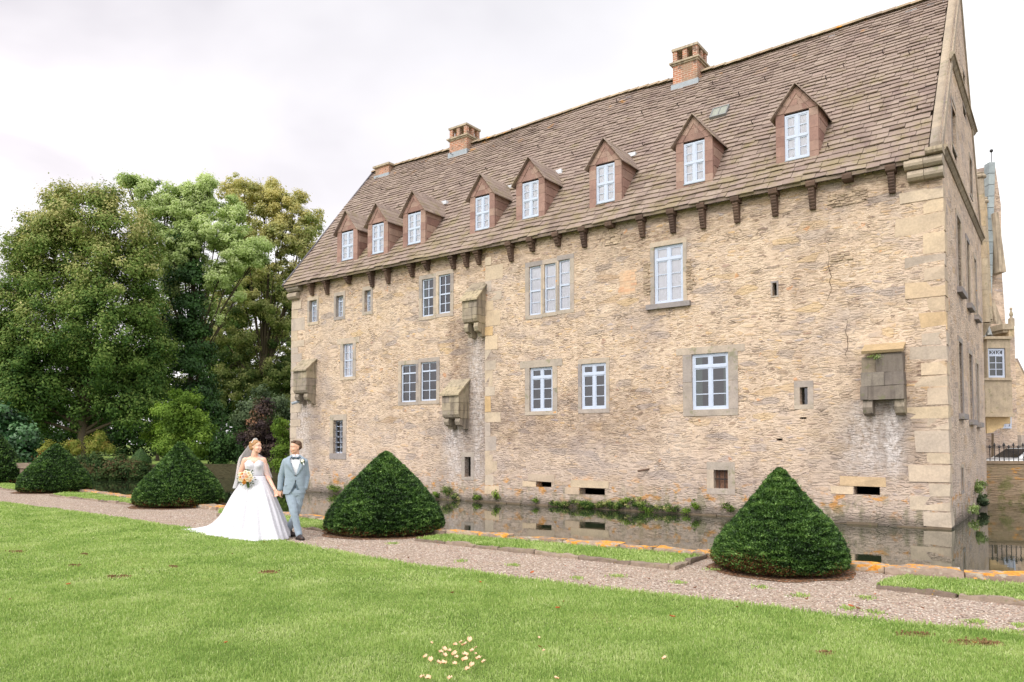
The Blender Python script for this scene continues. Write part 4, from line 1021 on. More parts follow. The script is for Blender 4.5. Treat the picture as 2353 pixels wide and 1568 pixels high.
# the broken one near the right corner
dep=.42; a=fac(1978,860,YR-dep)[0]; c=fac(2076,860,YR-dep)[0]; zt=fac(2026,812,YR-dep)[2]; zb=fac(2026,918,YR-dep)[2]
m=MB(); H=zt-zb; mid=a+(c-a)*.35
m.box(a,mid-.005,YR-dep+.22,YR+.1,zt-H*.42,zt-.05,j=.03,r=.9); m.box(mid,c-.02,YR-dep+.1,YR+.1,zt-H*.4,zt,j=.03,r=.1)
m.box(a,a+(c-a)*.55-.006,YR-dep,YR+.1,zb+H*.3,zt-H*.405,j=.014,r=.3); m.box(a+(c-a)*.55+.006,c,YR-dep+.012,YR+.1,zb+H*.305,zt-H*.41,j=.014,r=.65)
m.box(a+.02,c-.06,YR-dep+.01,YR-dep+.16,zb,zb+H*.297,j=.012,r=.7); m.box(c-.2,c,YR-dep-.04,YR+.1,zb,zb+H*.3,j=.01,r=.2); m.box(a-.02,a+.16,YR-dep-.02,YR+.1,zb-.0,zb+H*.29,j=.01,r=.6)
gd=m.build('garderobe',m_ashlar('dark_grey_stone',[(112,104,98),(140,132,122),(122,114,108),(150,138,120)],gscale=1.6,dark=.35,lich=-.02),castle); gd['label']='broken-topped grey garderobe chute'
m=MB(); m.prism([(YR-dep+.05,zt+.02),(YR+.1,zt+.3),(YR+.1,zt+.36),(YR-dep,zt+.09)],0,a+.02,c+.0,r=.4); m.build('slab_roof',m_ashlar('lichened_slab',[(176,152,116),(190,170,140)],lich=.0),gd)
for x0 in(a+.02,c-.24):
    m=MB(); m.prism([(YR+.1,zb),(YR-dep+.08,zb),(YR-dep+.04,zb-.2),(YR-dep+.12,zb-.36),(YR-.1,zb-.42),(YR+.1,zb-.42)],0,x0,x0+.24,r=random.random()); m.build('bracket',M_gard,gd)
# spout by the far left garderobe, and the stub of a pipe in the middle
m=MB(); q=fac(690,922,-.2); m.tube([q+np.array([.25,.25,.1]),q,q+np.array([-.3,-.25,-.12])],.07,8); m.build('spout',M_lead,castle)
m=MB(); q=fac(1480,1079,YR); m.tube([q+np.array([.25,.1,.03]),q+np.array([-.1,-.25,-.05])],.035,8); m.build('pipe_stub',M_dark,castle)
# exposed rubble, the old brick repair and the long cracks
M_rub=m_ashlar('broken_rubble',[(186,166,144),(164,146,130),(204,184,160),(150,132,118)],gscale=4,bump=.02)
for px,py,w,h in((1407,545,.55,.5),(1945,455,.9,.4),(1484,640,.16,1.1),(1582,630,.14,1.0),(1930,590,.45,.22),(2010,400,.5,.18)):
    q=fac(px,py,YR); m=MB(); m.box(q[0]-w/2,q[0]+w/2,YR-.004,YR+.05,q[2]-h/2,q[2]+h/2,j=.03,r=.99); z=q[2]-h/2
    while z<q[2]+h/2-.03:
        hh=random.uniform(.035,.07); x=q[0]-w/2*random.uniform(.8,1.15)
        while x<q[0]+w/2*random.uniform(.8,1.1):
            ww=random.uniform(.08,.26); m.box(x,x+ww-.012,YR-random.uniform(.012,.045),YR+.01,z,z+hh-.012,j=.012,r=random.uniform(0,.9)); x+=ww
        z+=hh
    m.build('exposed_rubble',M_rub,castle)
q=fac(1440,648,YR); m=MB()
for k in range(9):
    z=q[2]-.42+k*.09; x=q[0]-.30+random.uniform(-.05,.05)
    while x<q[0]+.25: m.box(x,x+.2,YR-.008-random.uniform(0,.004),YR+.02,z,z+.078,j=.004,r=random.random()); x+=.215
m.box(q[0]-.25,q[0]+.3,YR-.004,YR+.02,q[2]-.42,q[2]+.38,r=.5)
m.build('brick_patch',m_ashlar('faded_orange_brick',[(208,166,136),(216,184,154),(202,178,154)],gscale=3),castle)
M_crk=simple('crack_shadow',(70,56,46),.95,.05)
for pts in([(1900,572),(1907,590),(1903,612),(1910,632),(1906,650),(1911,664),(1901,690),(1896,702)],[(1948,735),(1944,760),(1950,790),(1943,812),(1949,830)]):
    P2=[fac(px,py,YR) for px,py in pts]; Q=[]
    for a_,b_ in zip(P2[:-1],P2[1:]):
        for k in range(4): 
            f=k/4; p_=a_*(1-f)+b_*f; Q.append((p_[0]+random.uniform(-.02,.02),p_[2]))
    m=MB(); L_=[]; 
    for k,(x,z) in enumerate(Q):
        t_=.006*math.sin(math.pi*(k+.5)/len(Q))+.002; L_+= [(x-t_,YR-.003,z),(x+t_,YR-.003,z),(x+t_,YR+.01,z),(x-t_,YR+.01,z)]
    n=len(Q); m.add(L_,[(4*k,4*k+4,4*k+5,4*k+1) for k in range(n-1)]+[(4*k+1,4*k+5,4*k+6,4*k+2) for k in range(n-1)]+[(4*k+3,4*k+7,4*k+4,4*k) for k in range(n-1)])
    m.build('crack',M_crk,castle)
# ------------------------------------------------------------------ dormers
M_dface=m_ashlar('red_sandstone_slabs',[(150,120,112),(166,136,126),(142,112,104),(172,146,134),(156,130,120)],gscale=1.5)
DM=[(785,533,812,597),(855,515,882,582),(937,490,967,560),(1092,452,1125,527),(1200,418,1238,500),(1370,378,1413,465),(1571,326,1620,420),(1803,260,1860,365)]
for l,t_,r_,b_ in DM:
    p=onroof((l+r_)/2,b_+6); y0=p[1]-.02
    x0=fac(l,(t_+b_)/2,y0)[0]; x1=fac(r_,(t_+b_)/2,y0)[0]; z0=fac((l+r_)/2,b_,y0)[2]; z1=fac((l+r_)/2,t_,y0)[2]
    jw=(x1-x0)*.36; xa,xb=x0-jw,x1+jw; xm=(x0+x1)/2; zh=z1+.06; gh=(xb-xa)*.62; ov=.13
    zbase=z0-.16
    m=MB(); T=.05
    def slabcol(xl,xr):
        z=zbase; 
        while z<zh-.05:
            h=random.uniform(.28,.4); zt2=min(z+h,zh); 
            if zh-zt2<.12: zt2=zh
            m.box(xl,xr,y0-.012-random.uniform(0,.006),y0+.08,z+.003,zt2-.003,r=random.random()); z=zt2
    slabcol(xa,x0); slabcol(x1,xb)
    m.box(x0,x1,y0-.012,y0+.08,zbase,z0-.003,r=.4)
    # gable in courses
    nrow=4
    for k in range(nrow):
        za=zh+gh*k/nrow; zb2=zh+gh*(k+1)/nrow; ha=(xb-xa)/2*(1-k/nrow); hb=(xb-xa)/2*(1-(k+1)/nrow)
        cuts=[-1]+sorted(random.uniform(-.7,.7) for _ in range(max(0,2-k//2)))+[1]
        for i in range(len(cuts)-1):
            m.cur=random.random(); c0,c1=cuts[i],cuts[i+1]; yy=y0-.013-random.uniform(0,.006)
            m.add([(xm+ha*c0+.003,yy,za+.003),(xm+ha*c1-.003,yy,za+.003),(xm+hb*c1,yy,zb2-.002),(xm+hb*c0,yy,zb2-.002),
                   (xm+ha*c0,y0+.08,za),(xm+ha*c1,y0+.08,za),(xm+hb*c1,y0+.08,zb2),(xm+hb*c0,y0+.08,zb2)],[(0,1,2,3),(0,4,5,1),(2,6,7,3),(1,5,6,2),(0,3,7,4)])
    # chevron slabs on top of the gable courses
    for sgn in(-1,1):
        q=[(sgn*(xb-xa)/2,0),(0,gh),(0,gh*.7),(sgn*(xb-xa)/2*.62,0)]
        for k in range(3):
            f0,f1=k/3+.006,(k+1)/3-.006; m.cur=random.random()
            A=[q[0][i]*(1-f0)+q[1][i]*f0 for i in(0,1)]; B=[q[0][i]*(1-f1)+q[1][i]*f1 for i in(0,1)]; C=[q[3][i]*(1-f1)+q[2][i]*f1 for i in(0,1)]; D=[q[3][i]*(1-f0)+q[2][i]*f0 for i in(0,1)]
            P4=[A,B,C,D]; yy=y0-.035
            m.add([(xm+a_,yy,zh+b__) for a_,b__ in P4]+[(xm+a_,y0-.01,zh+b__) for a_,b__ in P4],[(0,1,2,3),(0,4,5,1),(1,5,6,2),(2,6,7,3),(3,7,4,0)])
    # cheeks with sloping slabs
    for sgn,xe in((-1,xa),(1,xb)):
        yb_=(zh-EZ)/TS+EY
        N=5
        tri=[(y0+.08,zbase),(y0+.08,zh),(yb_+.05,zh)]
        m.cur=.3; m.prism(tri,0,xe-sgn*.06,xe-sgn*.005)
        for k in range(N):
            f0,f1=k/N,(k+1)/N-.015
            a0=(y0+.08,zh+(zbase-zh)*(1-f0)); a1=(y0+.08,zh+(zbase-zh)*(1-f1)); c0=(y0+.08+(yb_-y0)*f0,zbase+(zh-zbase)*f0); c1=(y0+.08+(yb_-y0)*f1,zbase+(zh-zbase)*f1)
            m.prism([a0,c0,c1,a1] if k else [a0,c1,a1],0,xe-sgn*.004,xe+sgn*(.012+.006*random.random()),r=random.random())
    d=m.build('dormer',M_dface,castle)
    w=window('window_frame',d,(x0,x1,z0,z1),0,2,1,2,2,1,lambda a,dd,z,y0=y0:(a,y0+.02+dd,z),fw=.05)
    m=MB(); m.box(x0,x1,y0-.04,y0+.05,z0-.03,z0-.004); m.build('lead_sill',M_lead,d)
    # little tiled roof
    m=MB(); zA=zh+gh+.03; hwid=(xb-xa)/2+ov; zE=zh-ov*gh/((xb-xa)/2)
    for sgn in(-1,1):
        nr=5
        for k in range(nr):
            f0,f1=k/nr-(.04 if k else 0),(k+1)/nr
            xA=xm+sgn*hwid*(1-f0); xB=xm+sgn*hwid*(1-f1); z_a=zE+(zA-zE)*f0; z_b=zE+(zA-zE)*f1
            yend_a=(z_a-EZ)/TS+EY+.25; yend_b=(z_b-EZ)/TS+EY+.25
            y=y0-.17; h=.042
            while y<yend_b:
                y2=min(y+random.uniform(.22,.38),max(yend_b,y+.05)); m.cur=random.random(); lf=.012+random.uniform(0,.01)
                e2=y2 if y2<yend_b-.01 else yend_b
                vs=[(xA,y+.003,z_a+lf),(xB,y+.003,z_b),(xB,e2-.003,z_b),(xA,e2-.003,z_a+lf)]
                m.add(vs+[(a_,b__,c_+h) for a_,b__,c_ in vs],[(0,1,2,3),(4,7,6,5),(0,4,5,1),(1,5,6,2),(2,6,7,3),(3,7,4,0)])
                y=y2
    m.build('dormer_roof',M_tile,d)
    if l in(937,1092,1200,1370):
        m=MB(); yy=(zA-EZ)/TS+EY; m.box(xm-.0,xm+.28,yy-.18,yy+.0,zA-.12,zA+.03,j=.02); m.build('lead_flashing',simple('bright_zinc',(206,210,216),.35,.6),d)
# ------------------------------------------------------------------ chimneys
M_brick=m_brick('orange_brick')
def chimney(l,r,capt,base,fancy):
    yc=WID/2; dp=1.0; yf=yc-dp/2
    x0=fac(l,base-20,yf)[0]; x1=fac(r,base-20,yf)[0]; zt=fac((l+r)/2,capt,yf)[2]; zb=ZR-1.2
    m=MB(); hd=dp/2; 
    zc=zt-(.62 if fancy else .1)
    m.box(x0,x1,yc-hd,yc+hd,zb,zc)
    c=m.build('chimney',M_brick,castle); c['label']='small low brick chimney with one flat slab' if not fancy else 'brick chimney with open vented cap'
    m=MB(); e=.11
    if fancy:
        m.box(x0-e,x1+e,yc-hd-e,yc+hd+e,zc+.002,zc+.07); m.box(x0-e*.5,x1+e*.5,yc-hd-e*.5,yc+hd+e*.5,zc-.06,zc-.001)
        m.box(x0-.04,x1+.04,yc-hd-.04,yc+hd+.04,zt-.1,zt,j=.012)
        cap=m.build('chimney_cap',M_string,c)
        m=MB(); pw=.18
        xs=np.linspace(x0,x1-pw,3); ys=np.linspace(yc-hd,yc+hd-pw,3)
        for i,x in enumerate(xs):
            for j,y in enumerate(ys):
                if i==1 and j==1: continue
                m.box(x,x+pw,y,y+pw,zc+.072,zt-.102,j=.006)
        m.build('vent_piers',M_brick,c)
    else:
        m.box(x0-e,x1+e,yc-hd-e,yc+hd+e,zc+.002,zt,j=.01); m.build('chimney_cap',M_string,c)
    m=MB(); m.box(x0-.06,x1+.06,yc-hd-.06,yc+hd+.06,ZR-1.0,roofz(yc-hd)+.12); m.build('lead_flashing',M_lead,c)
chimney(863,893,379,402,0); chimney(1033,1072,289,360,1); chimney(1546,1602,106,185,1)
# ================================================================== REAR WING beyond the gable end (world frame, faces the camera)
def wpt(px,py,d): return atd(px,py,d)
DW=33.0
def bx(m,l,t,r,b,d,dep=3.0,j=0,rr=None):        # box whose front is at distance d, given by its outline
    x0=atd(l,(t+b)/2,d)[0]; x1=atd(r,(t+b)/2,d)[0]; z1=atd((l+r)/2,t,d)[2]; z0=atd((l+r)/2,b,d)[2]
    m.box(x0,x1,d,d+dep,z0,z1,j=j,r=random.random() if rr is None else rr); return x0,x1,z0,z1
M_wing=m_ashlar('pale_ashlar',[(182,168,148),(192,176,152),(174,160,142),(196,174,142)],gscale=1.2,dark=.15,lich=-.05)
M_wing2=m_rubble('wing_masonry',damp=False,lichen=False,gray=.35,tint=(.98,.96,.99))
wing=empty('rear_wing',tuple(atd(2300,1075,DW)),0,'pale stone rear wing with an oriel bay and lead-edged gable beyond the right corner','castle wing')
wing.location=(0,0,0)
m=MB()
x0,x1,z0,z1=bx(m,2262,745,2336,1120,DW+1.0,5,rr=.3)
z1p=z1
m.build('wall',M_wing2,wing)
# tall gable block behind: roof slope on the left, lead verge, steep gable to the right
dg=38.0
def P(px,py,d): return tuple(atd(px,py,d))
m=MB()
fr=[P(2286,376,dg),P(2275,690,dg),P(2262,760,dg),P(2312,760,dg),P(2303,640,dg),P(2300,470,dg)]
bk=[tuple(np.array(p)+np.array([1.5,5,0])) for p in fr]
m.add(fr+bk,[(0,1,2,3,4,5),(11,10,9,8,7,6)]+[(i,(i+1)%6,(i+1)%6+6,i+6) for i in range(6)])
m.build('gable_wall',M_wing2,wing)
m=MB()
A,B,C,D=P(2215,396,dg+.2),P(2282,380,dg+.2),P(2275,690,dg-.3),P(2215,700,dg-.3)
for k in range(22):
    f0,f1=k/22,(k+1)/22
    L0=np.array(A)*(1-f0)+np.array(D)*f0; L1=np.array(A)*(1-f1)+np.array(D)*f1; R0=np.array(B)*(1-f0)+np.array(C)*f0; R1=np.array(B)*(1-f1)+np.array(C)*f1
    dy=np.array([0,-.06,0])
    for q in range(4):
        a,b=q/4,(q+1)/4-.01; m.cur=random.random()
        m.add([L0*(1-a)+R0*a,L0*(1-b)+R0*b,L1*(1-b)+R1*b+dy,L1*(1-a)+R1*a+dy,L0*(1-a)+R0*a+[0,.3,0],L0*(1-b)+R0*b+[0,.3,0],L1*(1-b)+R1*b+[0,.3,0],L1*(1-a)+R1*a+[0,.3,0]],[(0,3,2,1),(3,7,6,2),(2,6,5,1),(0,4,7,3),(4,5,6,7),(0,1,5,4)])
m.build('roof',M_tile,wing)
m=MB()
for k in range(12):
    f0,f1=k/12,(k+1)/12-.004
    T0=np.array(P(2273,373,dg-.5)); T1=np.array(P(2287,373,dg-.5)); B0=np.array(P(2267.5,690,dg-.7)); B1=np.array(P(2279,690,dg-.7))
    vs=[T0*(1-f0)+B0*f0,T1*(1-f0)+B1*f0,T1*(1-f1)+B1*f1,T0*(1-f1)+B0*f1]; m.cur=random.random()
    m.add(vs+[v+[0,.4,0] for v in vs],[(0,3,2,1),(4,5,6,7),(0,1,5,4),(1,2,6,5),(2,3,7,6),(3,0,4,7)])
M_leadg=m_ashlar('grey_green_lead',[(150,160,164),(164,174,176),(140,152,160)],gscale=1,bump=.004)
m.build('lead_verge',M_leadg,wing)
m=MB(); m.tube([P(2279,373,dg),P(2278,349,dg)],.02,6); m.ell(P(2278,347,dg),(.085,.085,.085)); m.build('ball_finial',M_iron,wing,True)
m=MB(); 
for (a,b) in(((2288,488),(2303,625)),((2279,690),(2297,752))):
    p0=np.array(P(*a,dg-.9)); p1=np.array(P(*b,dg-.9)); w=np.array([.13,0,0])
    vs=[p0-w*.2,p0+w,p1+w*1.6,p1-w]; m.add(vs+[v+[0,.8,0] for v in vs],[(0,3,2,1),(4,5,6,7),(0,1,5,4),(1,2,6,5),(2,3,7,6),(3,0,4,7)])
m.build('gable_coping',M_string,wing)
# twin column stacks with rolled caps
for px,r_,t_,b_,d in((2251,.16,413,742,31.3),(2260,.13,470,735,32.3)):
    m=MB(); top=np.array(P(px,t_,d)); bot=np.array(P(px+6,b_,d)); n=9
    bot[0]=top[0]+.12
    for k in range(n):
        a=top*(1-k/n)+bot*(k/n); b=top*(1-(k+.985)/n)+bot*((k+.985)/n); m.cur=random.random(); m.tube([a,b],r_,14)
    m.cur=.2; m.tube([bot,bot-[0,-.25,.5]],[r_,r_*.5],14)
    c=m.build('column',M_wing,wing)
    m=MB(); m.tube([top,top+[0,0,.06],top+[0,0,.12],top+[0,0,.2]],[r_,r_*1.5,r_*1.6,r_*1.2],14)
    for q in range(5): m.ell(top+[(-.6+.3*q)*r_,0,.25],(.07,.16,.07),8,6)
    m.build('column_cap',M_string,c)
# balustrade, finial, oriel bay
m=MB(); bx(m,2304,744,2331,757,DW-.1,2.2); bx(m,2318,757,2330,775,DW-.05,2); bx(m,2305,757,2317,764,DW,2); m.build('parapet',M_wing,wing)
m=MB(); c=atd(2324,745,DW+.3); s=DW/F_
m.box(c[0]-.09,c[0]+.09,c[1]-.09,c[1]+.09,c[2]-.1,c[2]+.25)
m.tube([c+[0,0,.25],c+[0,0,.32],c+[0,0,.42],c+[0,0,.55],c+[0,0,.62]],[.08,.05,.085,.05,.03],10); m.ell(c+[0,0,.68],(.06,.06,.07)); m.build('finial',M_wing,wing)
do=DW-1.5
m=MB()
x0,x1,z0,z1=bx(m,2268,776,2322,800,do,1.6,rr=.2)
bx(m,2264,872,2326,955,do,1.6,rr=.5); bx(m,2268,800,2271,872,do,1.6,rr=.6); bx(m,2311,800,2322,872,do,1.6,rr=.7); bx(m,2262,868,2327,874,do-.08,1.75,rr=.1); bx(m,2262,950,2332,958,do-.1,1.9,rr=.3)
bx(m,2264,773,2327,779,do-.1,1.8,rr=.3)
oriel=m.build('oriel',M_wing,wing)
a=atd(2271,835,do); b=atd(2310,835,do); zt=atd(2290,801,do)[2]; zb=atd(2290,868,do)[2]
ow=window('window_frame',oriel,(a[0],b[0],zb,zt),0,1,2,1,3,0,lambda x,dd,z:(x,do+.05+dd,z),fw=.08)
m=MB(); xm=(a[0]+b[0])/2; zz=zb+(zt-zb)*.74
for cx in(a[0]+.09,xm,b[0]-.09):
    for sg in(-1,1):
        pts=[]
        for k in range(7):
            t=k/6; px_=cx+sg*(xm-a[0]-.09)*math.sin(t*1.2); 
            if a[0]+.05<px_<b[0]-.05: pts.append((px_,do+.07,zz+(zt-zz-.06)*math.sin(t*1.5)))
        if len(pts)>1: m.tube(pts,.017,5)
m.build('tracery',M_frame,ow)
m=MB(); q=[(2266,958),(2322,958),(2322,974),(2308,974),(2305,984),(2292,986),(2282,994),(2268,996)]
fr=[P(px,py,do+.3) for px,py in q]; bk=[tuple(np.array(p)+[0,1.2,0]) for p in fr]; n=len(q)
m.add(fr+bk,[tuple(range(n-1,-1,-1)),tuple(range(n,2*n))]+[(i,(i+1)%n,(i+1)%n+n,i+n) for i in range(n)])
m.build('oriel_bracket',m_ashlar('ochre_stone',[(206,178,132),(214,190,150)]),oriel)
m=MB(); p=np.array(P(2292,775,do)); m.add([P(2268,776,do+.02),P(2322,776,do+.02),tuple(np.array(P(2322,776,do))+[0,1.5,.3]),tuple(np.array(P(2272,776,do))+[0,1.5,.3])],[(0,1,2,3)])
m.build('lead_roof',M_lead,oriel)
a=atd(2300,955,DW+.9); b=atd(2325,955,DW+.9); zt=atd(2310,930,DW+.9)[2]; zb=atd(2310,985,DW+.9)[2]
window('window',wing,(a[0],b[0],zb,zt),0,1,2,2,3,1,lambda x,dd,z:(x,DW+.93+dd,z),fw=.07)
m=MB(); m.tube([P(2262,738,31.8),P(2273,772,31.5)],.12,10); m.build('rain_spout',simple('dull_steel',(150,152,150),.35,.6,metal=.6),wing)
m=MB(); m.tube([P(2281,996,DW+.8),P(2281,1060,DW+.8)],.05,8); m.build('downpipe',simple('brown_pipe',(120,104,84),.6),wing)
# house far right
m=MB(); d=45
fr=[P(2330,1060,d),P(2330,822,d),P(2336,828,d),P(2353,862,d),P(2420,1000,d),P(2420,1060,d)]; bk=[tuple(np.array(p)+[0,6,0]) for p in fr]
m.add(fr+bk,[(5,4,3,2,1,0),(6,7,8,9,10,11)]+[(i,(i+1)%6,(i+1)%6+6,i+6) for i in range(6)])
hs=empty('far_house',(0,0,0),0,'pale yellow stone gabled house at the right edge behind the rear wing','house')
m.build('wall',m_rubble('house_masonry',damp=False,lichen=False,tint=(1.02,1.0,.95)),hs)
m=MB()
for i in(2,3):
    a,b=np.array(fr[i]),np.array(fr[i+1]); o=np.array([.06,0,.12]); m.add([a,b,b+o,a+o]+[q+[0,6.1,0] for q in(a,b,b+o,a+o)],[(0,1,2,3),(4,7,6,5),(3,2,6,7),(0,4,5,1),(1,5,6,2),(0,3,7,4)])
m.build('roof',M_tile,hs)
m=MB(); bx(m,2331,936,2336,946,d-.25,.2); m.build('wall_lamp',M_iron,hs)
m=MB(); bx(m,2347,1000,2380,1060,d-1.5,1.2); m.build('doorway',M_surr,hs)
# bridge wall with railing
db=28.3; bw=empty('bridge_wall',(0,0,0),0,'mossy brown stone retaining wall in the moat under the iron railing','wall')
m=MB(); a=atd(2268,1160,db); b=atd(2620,1160,db-1.5); zt=atd(2300,1060,db)[2]
def seg_wall(m,a,b,z0,z1,th,off=0):
    d=np.array([b[0]-a[0],b[1]-a[1]]); d/=np.hypot(*d); nrm=np.array([-d[1],d[0]]);
    if nrm[1]<0: nrm=-nrm
    p=[a[:2]-nrm*off,b[:2]-nrm*off,b[:2]+nrm*th,a[:2]+nrm*th]
    m.add([(q[0],q[1],z) for z in(z0,z1) for q in p],[(3,2,1,0),(4,5,6,7),(0,1,5,4),(1,2,6,5),(2,3,7,6),(3,0,4,7)])
seg_wall(m,a,b,-1.2,zt-.1,1.2)
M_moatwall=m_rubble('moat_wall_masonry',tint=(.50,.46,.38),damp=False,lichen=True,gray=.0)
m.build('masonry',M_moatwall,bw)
m=MB(); n=9
for k in range(n):
    q0=a+(b-a)*k/n; q1=a+(b-a)*(k+.99)/n; m.cur=random.random(); seg_wall(m,q0,q1,zt-.096,zt+.0,1.0,.05)
m.build('cap_stones',m_ashlar('brown_cap_stone',[(150,132,112),(134,120,104)]),bw)
rail=empty('iron_railing',(0,0,0),0,'black wrought-iron spear-topped railing on the bridge wall','railing')
L_=b-a; Ln=np.hypot(L_[0],L_[1]); 
m=MB()
for z in(zt+.08,zt+.5,zt+.56): m.tube([(a[0],a[1]+.25,z),(b[0],b[1]+.25,z)],.014,6)
m.build('rails',M_iron,rail)
k=0; first=None; x=.12; mp=MB(); mp.tube([(0,0,0),(0,0,.6)],.016,6); mp.tube([(0,0,.59),(0,0,.615),(0,0,.66),(0,0,.72)],[.016,.045,.03,.004],8); mp.tube([(0,0,.5),(0,0,.52)],.03,8)
while x<Ln-.05:
    q=a+L_*(x/Ln)
    if first is None: first=mp.build('railing_bar',M_iron,rail); o=first
    else: o=first.copy(); COL.objects.link(o)
    hh=.97 if k%2==0 else .86
    o.location=(q[0],q[1]+.25,zt); o.scale=(1.25 if k%5==4 else 1,1.25 if k%5==4 else 1,hh); x+=.155; k+=1
# courtyard behind
m=MB(); m.add([(a[0]-.3,a[1]+.4,zt-.9),(b[0]+12,b[1]+.4,zt-.9),(b[0]+12,80,zt-.9),(a[0]-.3,80,zt-.9)],[(0,1,2,3)])
tag(m.build('courtyard',simple('courtyard_gravel',(170,160,146),.9,.2,.15,vs=30)),kind='structure')
# parked white car seen through the railing
cr=empty('parked_car',tuple(np.array(atd(2352,1060,31.5))*[1,1,0]+[.5,0,zt-.88]),R(4),'white parked car behind the black iron railing','car')
m=MB(); prof_=[(-2.0,.35),(-2.05,.6),(-1.95,.85),(-1.3,.95),(-.75,1.35),(.6,1.42),(1.3,1.0),(2.0,.9),(2.08,.55),(2.0,.3)]
n=len(prof_); W_=[.78,.84,.86,.86,.66,.66,.86,.84,.8,.76]
vs=[]
for sgn in(-1,1):
    for (x,z),w in zip(prof_,W_): vs.append((x,sgn*w,z))
m.add(vs,[tuple(range(n)),tuple(range(2*n-1,n-1,-1))]+[(i,i+n,(i+1)%n+n,(i+1)%n) for i in range(n)])
body=m.build('body',simple('white_car_paint',(228,230,232),.25,.6,.02),cr); applied(body,[('BEVEL',dict(width=.06,segments=3))])
m=MB(); 
m.add([(-1.22,-.868,.97),(-.72,-.69,1.3),(.55,-.69,1.37),(1.15,-.868,1.02)],[(0,3,2,1)]); m.add([(-1.32,-.7,.98),(-1.32,.7,.98),(-.82,.6,1.33),(-.82,-.6,1.33)],[(0,3,2,1)])
m.build('car_window',simple('dark_glass',(30,34,38),.08,.6),cr)
for x in(-1.3,1.3):
    for y in(-.82,.66):
        m=MB(); m.tube([(x,y,.32),(x,y+.16,.32)],.32,20); w=m.build('wheel',simple('tyre_rubber',(28,28,28),.8),cr); 
        m=MB(); m.tube([(x,y-.005,.32),(x,y+.02,.32)],.19,14); m.build('rim',simple('wheel_silver',(180,182,186),.3,.5,metal=.7),w)
# ================================================================== GROUND
EDGE=[(2760,1366),(2353,1326),(2094,1310),(1950,1296),(1633,1272),(1053,1225),(734,1192),(656,1182),(312,1145),(212,1131),(70,1109),(-260,1068)]
ED=[at(px,py,.08)[:2] for px,py in EDGE]
def lerp_poly(P_,s):
    for a,b in zip(P_[:-1],P_[1:]):
        L=np.hypot(*(b-a))
        if s<=L: return a+(b-a)*(s/L),(b-a)/L
        s-=L
    return P_[-1],(P_[-1]-P_[-2])/np.hypot(*(P_[-1]-P_[-2]))
ETOT=sum(np.hypot(*(b-a)) for a,b in zip(ED[:-1],ED[1:]))
# near bank
far_lawn_z=.32
g=G('gravel',.95,.15); v=g.co()
e=g.n('TexVoronoi',{'Vector':v,'Scale':44.},out='Color'); r_,g_,b_=g.xyz(e)
dd=g.n('TexVoronoi',{'Vector':v,'Scale':44.},out='Distance')
c=g.ramp(r_,[(0,W(104,88,80)),(.14,W(150,132,120)),(.35,W(186,167,152)),(.6,W(200,184,168)),(.8,W(180,160,148)),(.93,W(222,212,198)),(1,W(196,158,130))])
c=g.mix(g.math('MULTIPLY',g.mask(dd,.5,.85),.7),c,W(134,112,100)); n=g.noise(v,.9,4,.6)
c=g.mix(g.math('MULTIPLY',g.mask(n,.45,.7),.35),c,W(176,156,132)); c=g.mix(g.math('MULTIPLY',g.mask(g.noise(v,7,5,.7),.6,.7),.4),c,W(150,140,108))
g.col(c); g.bump(g.math('ADD',g.math('MULTIPLY',dd,-1.0),g.math('MULTIPLY',g_,.5)),1.0,.02); g.bump(g.noise(v,5,3),.4,.03)
M_gravel=g.m
g=G('turf',.95,.1); v=g.co()
n=g.noise(v,.8,5,.6); n2=g.noise(v,9,5,.7); c=g.ramp(n,[(.35,W(104,126,66)),(.55,W(126,148,78)),(.7,W(146,156,96))])
c=g.mix(.7,c,g.ramp(n2,[(.3,(.6,.62,.5,1)),(.7,(1.25,1.2,1.1,1))]),'MULTIPLY'); g.col(c); g.bump(g.noise(v,60,4,.7),.8,.03)
M_turf=g.m
def sheet(name,pts,z,mat,kind='structure',z0=None):
    m=MB(); n=len(pts); vs=[(p[0],p[1],z) for p in pts]
    m.add(vs,[tuple(range(n))])
    o=m.build(name,mat); 
    if o.data.polygons[0].normal.z<0: o.data.flip_normals()
    return tag(o,kind=kind)
near=[tuple(p) for p in ED]+[(-60,60),(-300,60),(-300,-60),(80,-60),(80,ED[0][1])]
sheet('gravel_path',near,0.0,M_gravel)
LB=[(-700,1098),(-200,1128),(0,1157),(218,1185),(428,1218),(641,1246),(735,1265),(919,1298),(1236,1339),(1482,1367),(1746,1397),(1978,1426),(2255,1454),(2353,1469),(2600,1500),(3100,1560)]
LBW=[at(px,py,0)[:2] for px,py in LB]
def densify(P_,n,amp,seed):
    out=[]
    for a,b in zip(P_[:-1],P_[1:]):
        L=np.hypot(*(b-a)); k=max(1,int(L/n)); d=(b-a)/L; nr=np.array([-d[1],d[0]])
        for i in range(k):
            q=a+(b-a)*i/k; out.append(q+nr*amp*mnoise.noise(Vector((q[0]*1.6,q[1]*1.6,seed))))
    out.append(P_[-1]); return out
LBD=densify(LBW,.12,.09,1.)
lawnpoly=[tuple(p) for p in LBD]+[(40,-50),(-300,-50),(-300,LBD[0][1])]
M_turf_l=M_turf
lawn=sheet('lawn',lawnpoly,.012,M_turf)
